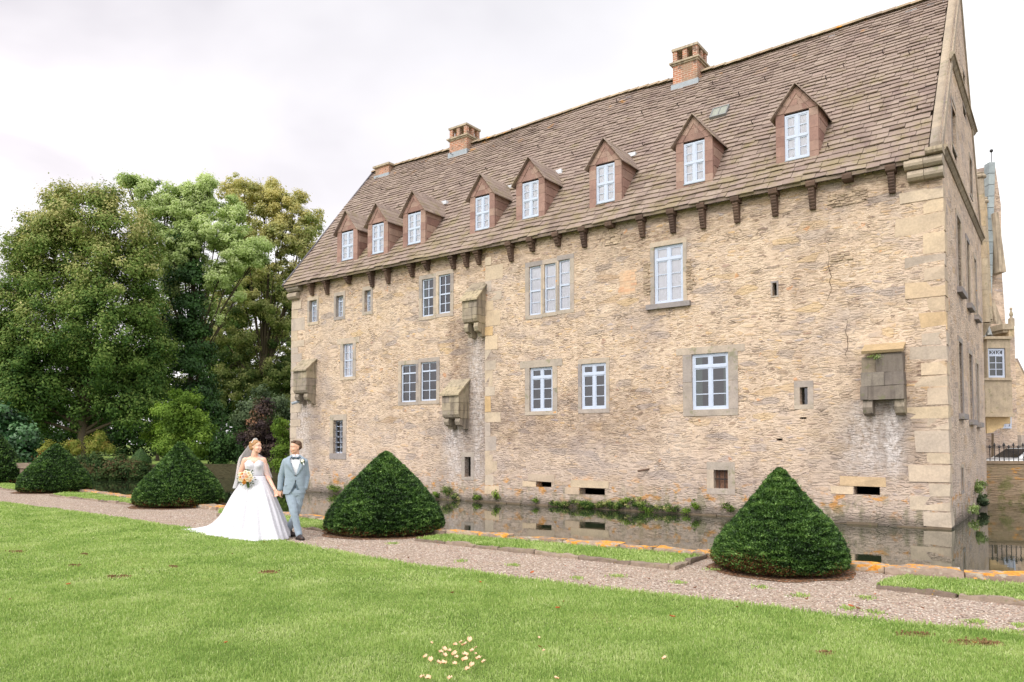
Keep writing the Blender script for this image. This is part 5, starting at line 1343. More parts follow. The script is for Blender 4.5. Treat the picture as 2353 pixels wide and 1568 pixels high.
# far bank
M_farwall=m_rubble('mossy_shaded_far_wall',tint=(.15,.165,.11),damp=False,lichen=False)  # dark tint carries both moss green and the painted shade of the trees
FW=[(-60,1080),(70,1097),(200,1099.5),(330,1100),(446,1099.5),(545,1099),(700,1098)]
FWW=[at(px,py,WZ)[:2] for px,py in FW]
FWW[0]=np.array([-90.,45.]); FWW[1]=at(70,1104,WZ)[:2]; FWW[-1]=FWW[-2]+np.array([30.,4.])
farpoly=[tuple(p) for p in FWW]+[(40,62),(90,62),(1500,900),(1500,1600),(-1500,1600),(-1500,200),(-300,45)]
sheet('far_bank',farpoly,far_lawn_z,M_turf)
sheet('moat_water',[(-120,3),(90,3),(90,110),(-120,110)],WZ,None)
g=G('water',.02,.5); v=g.co()
g.set('IOR',1.4); g.col(g.ramp(g.noise(v,.25,3),[(.3,W(36,44,30)),(.7,W(46,54,38))]))
g.bump(g.noise(g.scale(v,1,1.6,1),1.3,3,.5),.05,.03); g.bump(g.noise(v,9,2,.5),.015,.01)
g.set('Specular IOR Level',.8)
bpy.data.objects['moat_water'].data.materials.clear(); bpy.data.objects['moat_water'].data.materials.append(g.m)
sheet('ground',[(-1500,-1500),(1500,-1500),(1500,1600),(-1500,1600)],-1.6,simple('mud',(90,80,60),.95))
def wallrun(name,P2,z0,z1,th,mat,label,cat):
    m=MB()
    for a,b in zip(P2[:-1],P2[1:]): 
        m.add([(a[0],a[1],z0),(b[0],b[1],z0),(b[0],b[1],z1),(a[0],a[1],z1)],[(0,1,2,3)])
        d=(b-a)/np.hypot(*(b-a)); nr=np.array([-d[1],d[0]])*th
        m.add([(a[0],a[1],z1),(b[0],b[1],z1),(b[0]+nr[0],b[1]+nr[1],z1),(a[0]+nr[0],a[1]+nr[1],z1)],[(0,1,2,3)])
    return tag(m.build(name,mat),label,cat)
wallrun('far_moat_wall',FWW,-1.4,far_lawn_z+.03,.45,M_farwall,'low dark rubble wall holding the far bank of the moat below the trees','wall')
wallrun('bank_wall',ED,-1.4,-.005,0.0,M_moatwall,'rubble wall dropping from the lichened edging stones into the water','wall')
# ------------------------------------------------------------------ stones
def stone_mesh(L,Wd,H,seed,rough=.016,round_=.10):
    nx,ny,nz=9,4,3; V=[];idx={}
    bm_v=[];fs=[]
    def vid(i,j,k):
        if (i,j,k) not in idx:
            x,y,z=i/nx*2-1,j/ny*2-1,k/nz*2-1
            c=[x,y,z]; e=np.array([L/2,Wd/2,H/2]); rr=round_*min(Wd,H)
            p=np.array(c)*e; inn=np.clip(p,-(e-rr),(e-rr)); dd=p-inn; ln=np.linalg.norm(dd)
            if ln>1e-6: p=inn+dd/ln*rr*(1 if ln>rr*.99 else ln/rr)
            q=Vector((p[0]*3+seed*7.1,p[1]*3,p[2]*3)); s=Vector((p[0]*11+seed*3.3,p[1]*11,p[2]*11))
            off=mnoise.noise_vector(q)*rough*2+mnoise.noise_vector(s)*rough
            idx[(i,j,k)]=len(bm_v); bm_v.append((p[0]+off[0],p[1]+off[1],p[2]+off[2]))
        return idx[(i,j,k)]
    for i in range(nx):
        for j in range(ny):
            fs.append((vid(i,j,0),vid(i,j+1,0),vid(i+1,j+1,0),vid(i+1,j,0))); fs.append((vid(i,j,nz),vid(i+1,j,nz),vid(i+1,j+1,nz),vid(i,j+1,nz)))
    for i in range(nx):
        for k in range(nz):
            fs.append((vid(i,0,k),vid(i+1,0,k),vid(i+1,0,k+1),vid(i,0,k+1))); fs.append((vid(i,ny,k),vid(i,ny,k+1),vid(i+1,ny,k+1),vid(i+1,ny,k)))
    for j in range(ny):
        for k in range(nz):
            fs.append((vid(0,j,k),vid(0,j,k+1),vid(0,j+1,k+1),vid(0,j+1,k))); fs.append((vid(nx,j,k),vid(nx,j+1,k),vid(nx,j+1,k+1),vid(nx,j,k+1)))
    me=bpy.data.meshes.new('stone'); me.from_pydata(bm_v,[],fs)
    a=me.attributes.new('rnd','FLOAT','FACE'); a.data.foreach_set('value',np.full(len(fs),(seed*.377)%1,np.float32))
    return me
g=G('edging_sandstone',.9,.2); v=g.co('Object'); wv=g.n('NewGeometry',out='Position')
r=g.attr(); c=hexmix(g,r,[W(*q) for q in((150,132,118),(176,156,136),(134,118,108),(166,148,134))])
c=g.mix(.7,c,g.ramp(g.noise(wv,14,5,.7),[(.3,(.6,.58,.56,1)),(.65,(1.12,1.12,1.1,1))]),'MULTIPLY')
up=g.xyz(g.n('NewGeometry',out='Normal'))[2]
lc=g.mask(g.math('ADD',g.noise(wv,4.2,6,.74),g.math('MULTIPLY',up,.08)),.585,.615)
pal=g.mask(g.noise(wv,5,5,.65),.56,.63); c=g.mix(g.math('MULTIPLY',pal,.6),c,W(196,190,172)); ms=g.mask(g.noise(wv,3.3,5,.65),.6,.68); c=g.mix(g.math('MULTIPLY',ms,.6),c,W(110,108,70))
c=g.mix(lc,c,g.ramp(g.noise(wv,20,3),[(.3,W(184,116,44)),(.5,W(212,146,58)),(.7,W(222,172,96))])); g.col(c); g.bump(g.noise(wv,22,5,.7),.6,.015)
M_edge=g.m
def stones(P2,name,label_near,group,s0,s1,L0,L1,Wd,H,z,inset,mat,cat,labfn):
    s=s0;k=0
    while s<s1:
        L=random.uniform(L0,L1); q,d=lerp_poly(P2,s+L/2); nr=np.array([-d[1],d[0]])
        me=stone_mesh(L-.02,Wd*random.uniform(.85,1.15),H*random.uniform(.85,1.15),k+1+len(P2)*13)
        o=link(name,me,mat,None,False); q=q+nr*inset
        o.location=(q[0],q[1],z+random.uniform(-.012,.012)); o.rotation_euler=(random.uniform(-.03,.03),random.uniform(-.02,.02),math.atan2(d[1],d[0])+random.uniform(-.025,.025))
        tag(o,labfn(q,k),cat,group); s+=L;k+=1
TOPI=[(1790,1333,315,1077,'the nearest yew cone'),(887,1238,285,1038,'the yew cone right of the groom'),(415,1170,206,1015,'the yew cone left of the bride'),(129,1135,164,1020,'the second yew cone from the left'),(-25,1115,160,975,'the yew cone cut by the left frame edge')]
TP=[]
for px,py,w,pt,nm in TOPI:
    f=at(px,py,0); D=f[1]; rad=.5*w*D/F_; Dc=D+rad*.92; rad=.5*w*Dc/F_; c=atd(px,1021,Dc); TP.append((c[0],c[1],rad,atd(px,pt,Dc)[2],nm))
ORD='first second third fourth fifth sixth seventh eighth ninth tenth eleventh twelfth thirteenth fourteenth fifteenth sixteenth seventeenth eighteenth nineteenth twentieth'.split()+['twenty-'+q for q in 'first second third fourth fifth sixth seventh eighth ninth'.split()]
def elab(kind):
    cnt={}
    def f(q,k):
        # names the span between two bushes, counted from its right end
        xs=[t[0] for t in TP]; i=sum(1 for x in xs if x>q[0])
        span={0:'right of the nearest cone',1:'between the two nearest cones',2:'behind the couple',3:'left of the cone behind the bride',4:'between the two leftmost cones',5:'beyond the leftmost cone'}[i]
        n=cnt[i]=cnt.get(i,0)+1; o_=ORD
        return f'{o_[n-1]} {kind} from the right, {span}'
    return f
SMAX=sum(np.hypot(*(b-a)) for a,b in zip(ED[:-2],ED[1:-1]))+3
stones(ED,'edging_stone','', 'lichened edging stones along the moat',0,SMAX,.55,1.15,.30,.13,.03,-.15,M_edge,'edging stone',elab('lichened edging stone'))
# ------------------------------------------------------------------ grass blades
def pts_in(poly,P2):
    x,y=P2[:,0],P2[:,1]; inside=np.zeros(len(x),bool); n=len(poly); j=n-1
    for i in range(n):
        xi,yi=poly[i];xj,yj=poly[j]
        if yi!=yj:
            c=((yi>y)!=(yj>y))&(x<(xj-xi)*(y-yi)/(yj-yi)+xi); inside^=c
        j=i
    return inside
def blades(name,P3,h,w,lean,mat,kind='stuff',label=None,cat=None,parent=None,patch=True):
    n=len(P3); ang=rng.uniform(0,2*np.pi,n); la=rng.uniform(0,2*np.pi,n); ln=np.abs(rng.normal(0,lean,n))*h
    wx=np.cos(ang)*w/2; wy=np.sin(ang)*w/2; tx=np.cos(la)*ln; ty=np.sin(la)*ln
    base=P3; mid=base+np.stack([tx*.35,ty*.35,h*.6],1); tip=base+np.stack([tx,ty,h*np.maximum(.35,1-lean*.6*(ln/(h+1e-6)))],1)
    o=np.stack([wx,wy,np.zeros(n)],1)
    V=np.stack([base-o,base+o,mid+o*.8,tip,mid-o*.8],1).reshape(-1,3)
    b=np.arange(n)[:,None]*5
    F=np.concatenate([b+[0,1,2],b+[0,2,4],b+[4,2,3]],0).reshape(3,n,3).transpose(1,0,2).reshape(-1,3)
    if patch:
        pn=np.array([mnoise.fractal(Vector((p[0]*.55,p[1]*.55,0)),1,2,3) for p in P3[::1]]) if n<60000 else patchn(P3)
    else: pn=0
    r=np.clip(.5+pn*.30+rng.normal(0,.24,n),0,1)
    ob=npmesh(name,V,F,mat,parent,np.repeat(r,3)); tag(ob,label,cat,None,kind); return ob
_G=np.array([[mnoise.fractal(Vector((i*.15*1.3,j*.15*1.3,5)),.7,2,4)*1.1 for j in range(260)] for i in range(400)])
def patchn(P3):
    i=np.clip(((P3[:,0]+30)/.15).astype(int),0,399); j=np.clip(((P3[:,1])/.15).astype(int),0,259); return _G[i,j]
M_grass=m_leaf('grass_blades',[(110,140,66),(136,164,84),(160,184,104),(182,200,126),(204,210,160)],.33,.6,.25)
zones=[(3.2,6.5,8500,.034,.0042),(6.5,9.,5200,.034,.0056),(9.,13.,2600,.034,.0085),(13,19,1300,.036,.013),(19,36,420,.04,.026)]
PP=[];HH=[];WW=[]
for y0,y1,dn,h,w in zones:
    xl=-.80*y1-1.2; xr=.80*y1+1.2; n=int(dn*(y1-y0)*(xr-xl)); p=np.stack([rng.uniform(xl,xr,n),rng.uniform(y0,y1,n)],1)
    k=(np.abs(p[:,0])<.78*p[:,1]+1.2)&pts_in(lawnpoly,p); p=p[k]; n=len(p)
    P3=np.concatenate([p,np.full((n,1),.008)],1); q=patchn(P3*[1.9,1.9,1]%[25,38,9])
    PP.append(P3);HH.append(h*rng.uniform(.55,1.3,n)*(1+.5*np.clip(q,-.6,1)));WW.append(np.full(n,w)*rng.uniform(.7,1.3,n))
PP=np.concatenate(PP);HH=np.concatenate(HH);WW=np.concatenate(WW)
blades('grass',PP,HH,WW,.75,M_grass,label='short bright green mown lawn grass',cat='grass')
# shaggy fringe along the path
fr=np.array(LBD); sel=(fr[:,1]<26); fr=fr[sel]; n=16000
i=rng.integers(0,len(fr),n); p=fr[i]+rng.normal(0,.055,(n,2)); P3=np.concatenate([p,np.full((n,1),.0)],1)
dist=p[:,1]; blades('lawn_fringe',P3,rng.uniform(.025,.075,n),.0035+dist*.0007,.8,M_grass,label='ragged longer grass along the lawn edge by the gravel',cat='grass')
print('blades',len(PP))
# ------------------------------------------------------------------ beds with kerbs between the yew cones
M_kerb=m_ashlar('worn_kerb_stone',[(134,120,108),(158,142,128),(122,108,98)],gscale=5,lich=-.03)
BEDS=[([(955,1243),(1200,1270),(1545,1309),(1600,1289),(1632,1280),(1340,1252),(1060,1233),(1000,1236)],3),
      ([(2014,1353),(2166,1370),(2353,1391),(2700,1432),(2760,1385),(2353,1351),(2083,1331),(2040,1338)],3),
      ([(640,1208),(700,1216),(753,1222),(765,1203),(734,1197),(656,1188),(600,1190)],3),
      ([(500,1186),(560,1192),(620,1200),(650,1187),(560,1174),(505,1170)],2),
      ([(116,1140),(200,1149),(316,1163),(330,1152),(312,1149),(212,1136),(150,1134)],3),
      ([(-80,1116),(0,1124),(50,1131),(62,1118),(0,1110),(-80,1104)],3)]
bedP=[];bedW=[];bl=['between the two nearest cones','at the right edge','just right of the groom','just left of the bride','between second and third cones','at the left edge']
for bi,(poly,nk) in enumerate(BEDS):
    pw=[at(px,py,0)[:2] for px,py in poly]
    sheet('flower_bed',[tuple(p) for p in pw],.03,M_turf)
    kp=pw[:nk+ (1 if bi in(0,1) else 0)]
    if bi==0: kp=pw[:4]
    if bi==1: kp=pw[:4]
    tot=sum(np.hypot(*(b-a)) for a,b in zip(kp[:-1],kp[1:])); 
    def lab(q,k,bi=bi):
        o_=ORD
        return f'{o_[k]} kerb stone from the left of the grass bed {bl[bi]}'
    stones(kp,'kerb_stone','','worn kerb stones around the grass beds',0,tot-.2,.4,.85,.10,.08,.008,0.0,M_kerb,'kerb stone',lab)
    A=np.array(pw); lo=A.min(0);hi=A.max(0); dm=A[:,1].mean(); dn=6000 if dm<11 else 3000 if dm<16 else 1400 if dm<25 else 600
    n=int(dn*(hi[0]-lo[0])*(hi[1]-lo[1])); n=min(n,260000); p=rng.uniform(lo,hi,(n,2)); p=p[pts_in([tuple(q) for q in pw],p)]
    bedP.append(p); bedW.append(np.full(len(p),.004+dm*.0005))
p=np.concatenate(bedP); n=len(p); print('bed blades',n)
blades('bed_grass',np.concatenate([p,np.full((n,1),.03)],1),rng.uniform(.02,.065,n),np.concatenate(bedW)*rng.uniform(.8,1.6,n),.9,M_grass,label='dense green grass and clover filling the kerbed beds',cat='grass')
# weeds in the gravel
wp=[]
for px,py in [(1950,1400),(2010,1408),(1640,1310),(1420,1325),(1330,1330),(2330,1455),(2350,1440),(1180,1300),(1750,1350),(1060,1290),(1840,1370),(900,1250),(1990,1375),(2240,1430),(1560,1340)]:
    c=at(px,py,0); wp.append(c[:2]+rng.normal(0,.05,(70,2)))
p=np.concatenate(wp); n=len(p); blades('gravel_weeds',np.concatenate([p,np.zeros((n,1))],1),rng.uniform(.02,.045,n),.012,1.2,M_grass,label='small green weeds sprouting in the gravel path',cat='weeds',patch=False)

# loose pebbles lying on the path
pathpoly=[tuple(p) for p in LBD]+[tuple(p) for p in ED[1:]][::1]
n=150000; p=np.stack([rng.uniform(-16,10,n),rng.uniform(6.5,24,n)],1); p=p[~pts_in(lawnpoly,p)]; p=p[pts_in(near,p)]
keep=rng.uniform(0,1,len(p))<np.clip(1.5-p[:,1]/16,.15,1); p=p[keep]
for poly,_ in BEDS: p=p[~pts_in([tuple(at(px,py,0)[:2]) for px,py in poly],p)]
n=len(p); s_=rng.uniform(.005,.011,n)*(1+p[:,1]*.02); base=np.array([[1,0,0],[0,1,0],[-1,0,0],[0,-1,0],[0,0,.7],[.1,.1,.72]])
a=rng.uniform(0,6.28,n); ca,sa=np.cos(a),np.sin(a); ax=rng.uniform(.6,1.3,n)
V=np.zeros((n,5,3)); 
for k in range(5):
    x=base[k,0]*ax+rng.normal(0,.15,n); y=base[k,1]+rng.normal(0,.15,n); V[:,k,0]=p[:,0]+(x*ca-y*sa)*s_; V[:,k,1]=p[:,1]+(x*sa+y*ca)*s_; V[:,k,2]=base[k,2]*s_+.001
Fp=(np.arange(n)[:,None,None]*5+np.array([[0,1,4],[1,2,4],[2,3,4],[3,0,4]])).reshape(-1,3)
g=G('pebbles',.85,.2); g.col(hexmix(g,g.attr(),[W(120,98,90),W(172,154,142),W(204,188,172),W(226,216,204),W(190,150,130),W(150,140,136)]))
tag(npmesh('gravel_stones',V.reshape(-1,3),Fp,g.m,None,np.repeat(rng.uniform(0,1,n),4)),'loose pinkish and grey pebbles on the gravel path','gravel',None,'stuff'); print('pebbles',n)
# ================================================================== LEAVES
def leafquads(C,Nrm,s,asp=.55,fold=.25,dirv=None):
    n=len(C); Nrm=Nrm/np.maximum(np.linalg.norm(Nrm,axis=1,keepdims=True),1e-6)
    a=rng.normal(size=(n,3)) if dirv is None else dirv+rng.normal(0,.35,(n,3))
    u=a-Nrm*(a*Nrm).sum(1,keepdims=True); u/=np.maximum(np.linalg.norm(u,axis=1,keepdims=True),1e-6); w=np.cross(Nrm,u)
    s=np.broadcast_to(s,(n,))[:,None]
    V=np.stack([C-u*s*.5,C+w*s*asp*.5+Nrm*s*fold*.3,C+u*s*.5,C-w*s*asp*.5+Nrm*s*fold*.3],1).reshape(-1,3)
    F=np.arange(n)[:,None]*4+np.array([0,1,2,3])
    return V,F
def sph(n):
    d=rng.normal(size=(n,3)); return d/np.linalg.norm(d,axis=1,keepdims=True)
def crown(blobs,nleaf,size,clr,shell=(.45,1.0),up=.35,flat=.8,cvar=.2,lvar=.1,dens=1.0,asp=.6,grad=None,density_noise=.0):
    """blobs: (centre, radius xyz). returns leaf quads and per-leaf tone"""
    vol=np.array([b[1][0]*b[1][2] for b in blobs]); pr=vol/vol.sum()
    ncl=max(6,int(dens*sum(4*math.pi*b[1][0]*b[1][2] for b in blobs)/(clr*clr*3.2)))
    bi=rng.choice(len(blobs),ncl,p=pr); cen=np.array([b[0] for b in blobs])[bi]; rad=np.array([b[1] for b in blobs])[bi]
    d=sph(ncl); rr=rng.uniform(shell[0]**2,shell[1]**2,ncl)**.5
    cc=cen+d*rad*rr[:,None]; cr=clr*rng.uniform(.55,1.35,ncl); ctone=rng.normal(0,cvar,ncl)
    per=rng.choice(ncl,nleaf,p=cr**2/(cr**2).sum())
    e=sph(nleaf); q=rng.uniform(.05,1,nleaf)**.5*np.where(rng.uniform(0,1,nleaf)<.25,rng.uniform(1,1.7,nleaf),1)
    P3=cc[per]+e*(cr[per]*q)[:,None]*np.array([1,1,flat])
    N=e*.7+d[per]*.5+np.array([0,0,up])+rng.normal(0,.35,(nleaf,3))
    V,F=leafquads(P3,N,size*rng.uniform(.6,1.35,nleaf),asp)
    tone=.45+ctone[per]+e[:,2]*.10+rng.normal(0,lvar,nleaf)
    if grad: tone+=grad(P3)
    return V,F,np.clip(tone,0,1),cc
def pblob(px,py,r,D,dy=0,sq=1.0,sy=.9):
    c=atd(px,py,D+dy); k=r*D/F_; return (c,np.array([k,k*sy,k*sq]))
M_bark=m_ashlar('tree_bark',[(98,88,66),(80,72,56),(110,98,70)],gscale=2,dark=.5,bump=.05)
M_bark.node_tree.nodes
def tree(name,label,cat,D,bl,nleaf,size,clr,mat,trunk=None,limbs=(),group=None,grad=None,jit=.5,sq=1.0,cvar=.2,shell=(.45,1.),dens=1.,base=None,barkmat=None,nt=True,up=.35,sy=.9,jy=None):
    blobs=[pblob(px,py,r,D,dy=random.uniform(-jit,jit)*r*D/F_,sq=sq,sy=sy) for px,py,r in bl]
    z0=far_lawn_z if base is None else base
    if trunk is None: px0=sum(b[0] for b in bl)/len(bl); w=.1
    else: px0,w=trunk
    b0=atd(px0,1040,D); root=empty(name,(b0[0],b0[1],z0),0,label,cat,group); off=np.array([b0[0],b0[1],z0])
    V,F,t,cc=crown(blobs,nleaf,size,clr,shell=shell,cvar=cvar,grad=grad,dens=dens,up=up)
    npmesh('crown',V-off,F,mat,root,t)
    m=MB(); top=max(b[0][2] for b in blobs)-off[2]; cz=np.mean([b[0][2] for b in blobs])-off[2]; cx=np.mean([b[0][0] for b in blobs])-off[0]
    if nt:
        m.tube([(0,0,-.2),(0,0,.3),(0,0,cz*.35),(cx*.4,0,cz*.7),(cx*.8,0,cz*1.15)],[w*1.6,w*1.1,w*.9,w*.7,w*.3],12)
    for b in blobs:
        e=b[0]-off; s=(0+cx*.2,0,min(cz*.45,max(.15,e[2]*.5))); mid=(np.array(s)+e)/2+[0,0,.12*abs(e[2]-s[2])*random.uniform(-1,.6)]
        r0=w*.38+.02 if nt else .03
        m.tube([s,mid,e],[r0,r0*.6,r0*.25],7,cap=False)
        for q in range(4 if nt else 2):
            dd=sph(1)[0]*b[1]*.9; m.tube([mid*.35+e*.65,e+dd*.5,e+dd],[r0*.35,r0*.2,r0*.08],5,cap=False)
    m.build('trunk',barkmat or M_bark,root,True)
    return root
M_linden=m_leaf('linden_leaves',[(46,72,32),(70,98,44),(98,122,58),(128,144,78),(164,164,106),(196,188,134)],.25)
M_maple=m_leaf('light_leaves',[(98,118,70),(132,152,92),(160,178,116),(184,200,138),(206,216,168)],.4)
M_autumn=m_leaf('autumn_leaves',[(58,80,42),(90,108,60),(128,140,82),(160,164,106),(188,186,132),(196,186,124)],.4)
M_ivy=m_leaf('ivy_leaves',[(26,50,22),(42,70,32),(60,90,44),(84,114,58)],.12,.5,.2)
M_dkgreen=m_leaf('dark_leaves',[(24,42,18),(38,62,28),(56,84,38),(78,108,52)],.15)
M_shrubl=m_leaf('shrub_leaves',[(60,86,30),(92,120,46),(128,156,66),(160,182,88)],.35)
M_purple=m_leaf('purple_leaves',[(38,32,34),(54,44,46),(70,58,58),(96,82,68),(140,104,80)],.15)
M_rhodo=m_leaf('rhododendron_leaves',[(18,44,24),(36,72,38),(58,98,52),(92,132,78)],.15,.4,.5)
M_yell=m_leaf('golden_leaves',[(96,116,48),(128,140,66),(160,158,86),(180,150,84)],.35)
M_hedge=m_leaf('hedge_leaves',[(30,44,26),(50,72,38),(72,94,50),(96,72,52),(104,120,74)],.15)
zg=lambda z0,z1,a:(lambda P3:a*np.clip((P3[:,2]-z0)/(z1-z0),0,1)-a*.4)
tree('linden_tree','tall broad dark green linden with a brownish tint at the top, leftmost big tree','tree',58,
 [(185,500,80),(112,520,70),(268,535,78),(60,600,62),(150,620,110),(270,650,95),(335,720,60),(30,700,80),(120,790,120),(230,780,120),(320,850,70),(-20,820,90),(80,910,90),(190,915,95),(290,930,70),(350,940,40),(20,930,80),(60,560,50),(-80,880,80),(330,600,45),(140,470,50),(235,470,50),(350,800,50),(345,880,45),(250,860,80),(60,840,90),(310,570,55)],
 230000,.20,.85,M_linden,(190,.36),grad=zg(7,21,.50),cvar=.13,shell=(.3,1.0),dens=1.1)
tree('maple_tree','tall tree with bright light green leaves, in the middle of the tree group','tree',64,
 [(320,435,38),(290,422,22),(370,462,46),(430,480,55),(480,470,40),(500,525,58),(440,560,52),(550,570,52),(585,600,28),(505,630,45),(480,700,24),(400,600,38),(545,680,26),(360,520,30),(470,440,35),(510,740,16),(600,560,22),(340,480,30),(410,520,40),(530,480,36),(400,660,26),(380,560,36)],
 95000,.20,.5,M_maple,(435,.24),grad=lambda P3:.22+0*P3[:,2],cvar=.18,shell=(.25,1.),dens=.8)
m0=bpy.data.objects['maple_tree']
offm=np.array(m0.location); bl=[pblob(px,py,r,63.5,sq=1.15) for px,py,r in [(432,600,34),(436,660,46),(430,730,54),(432,800,58),(438,870,60),(442,940,62),(440,1000,60),(420,560,26),(400,1030,50),(470,1030,50)]]
V,Fq,t_,cc=crown(bl,36000,.24,.7,shell=(.75,1.03),cvar=.16,up=.2)
o=npmesh('ivy',V-offm,Fq,M_ivy,m0,t_); o['label']='dark ivy wrapped thickly round the trunk'
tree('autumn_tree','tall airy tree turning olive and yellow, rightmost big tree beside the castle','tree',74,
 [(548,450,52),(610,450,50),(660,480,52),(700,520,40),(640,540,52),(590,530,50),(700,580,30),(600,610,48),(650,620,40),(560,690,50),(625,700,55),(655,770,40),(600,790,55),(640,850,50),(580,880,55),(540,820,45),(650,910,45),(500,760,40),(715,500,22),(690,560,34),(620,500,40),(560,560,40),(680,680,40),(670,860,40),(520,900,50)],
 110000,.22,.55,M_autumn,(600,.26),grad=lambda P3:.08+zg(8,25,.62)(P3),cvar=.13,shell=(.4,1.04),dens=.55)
for i,(lab,D,b,n,s,c,mt) in enumerate([
 ('mid green tree filling the gap between the linden and the airy tree',80,[(390,620,60),(350,720,60),(400,780,60),(520,700,70),(580,640,60),(540,620,50),(500,820,70),(590,760,60),(650,800,55),(380,860,60),(660,720,40),(560,560,40)],46000,.32,1.,M_linden),
 ('dark green tree mass behind the ivy-clad trunk and the airy tree',84,[(560,900,80),(620,960,80),(510,820,60),(540,980,80),(640,880,60),(480,940,60),(600,1010,60),(680,960,60)],30000,.34,1.,M_dkgreen),
 ('dark green tree low behind the trunk of the leftmost big tree',86,[(60,960,80),(150,985,75),(250,985,75),(340,975,75),(-40,960,80),(380,1000,60),(300,1020,45),(100,1020,45),(200,1010,40)],34000,.34,1.,M_dkgreen)]):
    tree('background_tree',lab,'tree',D,b,n,s,c,mt,group='dark trees at the back of the park')
def shrub(*a,**k): return tree(*a,**k)
for nm,lab,D,b,n,s,c,mt,bs in [
 ('garden_shrub','loose light green shrub overhanging the third yew cone from the left',50,[(420,915,34),(395,950,40),(445,945,42),(400,1000,38),(455,995,36),(380,1030,24),(470,1030,22),(425,1035,30)],16000,.15,.45,M_shrubl,.3),
 ('purple_shrub','dark purple-leaved shrub with a few pink-brown sprays behind the bride',44,[(600,985,38),(625,1020,38),(590,1035,34),(612,945,24),(640,1060,26),(652,1000,20),(575,1000,22)],12000,.14,.4,M_purple,.2),
 ('grey_shrub','grey-green airy shrub above the purple one, next to the castle corner',52,[(610,935,38),(640,930,30),(580,950,34),(655,960,24),(600,905,22),(560,975,26)],9000,.16,.5,M_grey,.3),
 ('green_shrub','dark green shrub at the far bank between the light shrub and the purple one',50,[(520,1030,38),(555,1040,30),(500,1050,26),(545,1010,30),(575,1060,20)],10000,.15,.45,M_dkgreen,.3),
 ('ivy_shrub','glossy green shrub against the foot of the castle corner behind the groom',41,[(655,1010,20),(650,1050,22),(662,1080,18),(648,975,14)],6000,.12,.35,M_shrubl,0),
 ('rhododendron','big glossy rhododendron at the left edge behind the cut-off yew cone',38,[(18,990,38),(50,1010,30),(-10,1020,44),(28,1040,36),(66,1045,18),(-30,960,40),(0,950,24)],13000,.2,.45,M_rhodo,.2),
 ('golden_shrub','yellow-green feathery shrub right of the big linden trunk',56,[(222,1015,22),(238,1035,20),(212,1035,16),(226,1000,12)],5000,.12,.35,M_yell,.3),
 ('golden_shrub','small orange-yellow shrub left of the big linden trunk',56,[(168,1020,14),(160,1032,12),(176,1034,10)],2600,.12,.3,M_yell,.3),
 ('golden_shrub','low pale yellow shrub between the rhododendron and the second yew cone',52,[(110,1030,14),(96,1040,12),(124,1038,10)],2400,.12,.3,M_yell,.3)]:
    tree(nm,lab,'shrub',D,b,n,s,c,mt,base=bs,nt=False,shell=(.3,1.),cvar=.18,trunk=(sum(q[0] for q in b)/len(b),.05))
tree('hedge','rounded mixed hedge overhanging the moat between the second and third yew cones','hedge',46.5,[(188,1075,20),(212,1072,26),(240,1070,26),(268,1072,26),(296,1074,25),(318,1080,20),(226,1082,24),(254,1082,24),(282,1083,24),(308,1084,20),(200,1084,20)],30000,.13,.4,M_hedge,base=.2,nt=False,shell=(.2,1.05),cvar=.2,jit=.15,trunk=(255,.05))
m=MB(); p=atd(362,1061,60); m.tube([(p[0],p[1],.3),(p[0]+.03,p[1],1.2),(p[0],p[1],3.)],[.14,.12,.1],8); 
sp=tree('young_tree','slim young tree standing on the far lawn left of the third yew cone','tree',60,[(350,1000,20),(372,1008,18),(362,985,20)],3000,.16,.45,M_shrubl,(362,.12),base=.3)
# stone pier and russet plant at the left end of the moat
m=MB(); q=at(62,1112,0); m.box(q[0]-.45,q[0]+.45,q[1]+.2,q[1]+1.1,-.4,.62,r=.3); m.box(q[0]-.55,q[0]+.55,q[1]+.12,q[1]+1.2,.622,.86,j=.03,r=.7)
tag(m.build('stone_pier',M_kerb),'short stone pier with a worn cap between the two leftmost yew cones','pier')
rp_=at(84,1112,0); off=np.array([rp_[0],rp_[1]+.3,0]); rt=empty('russet_plant',off,0,'tall russet seed-headed plant beside the stone pier','plant')
V,Fq,t_,cc=crown([(np.array([0,0,.7]),np.array([.3,.25,.75])),(np.array([-.1,0,.3]),np.array([.35,.25,.4]))],1800,.11,.2,shell=(.1,1.),asp=.3)
npmesh('foliage',V,Fq,m_leaf('russet_leaves',[(120,72,44),(150,96,60),(110,110,60)],.3),rt,t_)
# ================================================================== YEW CONES
M_yew=m_leaf('yew_needles',[(24,44,16),(40,68,26),(60,92,38),(84,118,52),(112,146,72),(146,176,98)],.15,.5,.4)
gg=[n for n in M_yew.node_tree.nodes if n.type=='BSDF_PRINCIPLED'][0]
PRF=[(0,.02),(.03,.09),(.1,.19),(.2,.33),(.31,.47),(.45,.645),(.61,.82),(.75,.95),(.84,.99),(.91,1.0),(.965,.985),(1,.93)]
PRF2=[(0,.015),(.03,.08),(.1,.17),(.2,.28),(.35,.47),(.5,.67),(.65,.85),(.76,.955),(.85,.99),(.92,1.0),(.97,.975),(1,.92)]
def prof_at(P_,t): return np.interp(t,[a for a,b in P_],[b for a,b in P_])
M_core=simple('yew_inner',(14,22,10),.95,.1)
g=G('yew_brown',.8,.2); g.col(hexmix(g,g.attr(),[W(70,44,30),(W(112,68,40)),W(64,60,34)])); M_yewbr=g.m
g=G('litter_contact_shade',.95,.1); v=g.co(); cq=g.n('TexVoronoi',{'Vector':v,'Scale':40.},out='Color'); g.col(g.ramp(g.xyz(cq)[0],[(0,W(70,54,42)),(.4,W(106,84,66)),(.7,W(140,100,70)),(.9,W(160,142,124)),(1,W(176,96,50))])); g.bump(g.xyz(cq)[1],1.0,.02); M_litter_shade=g.m
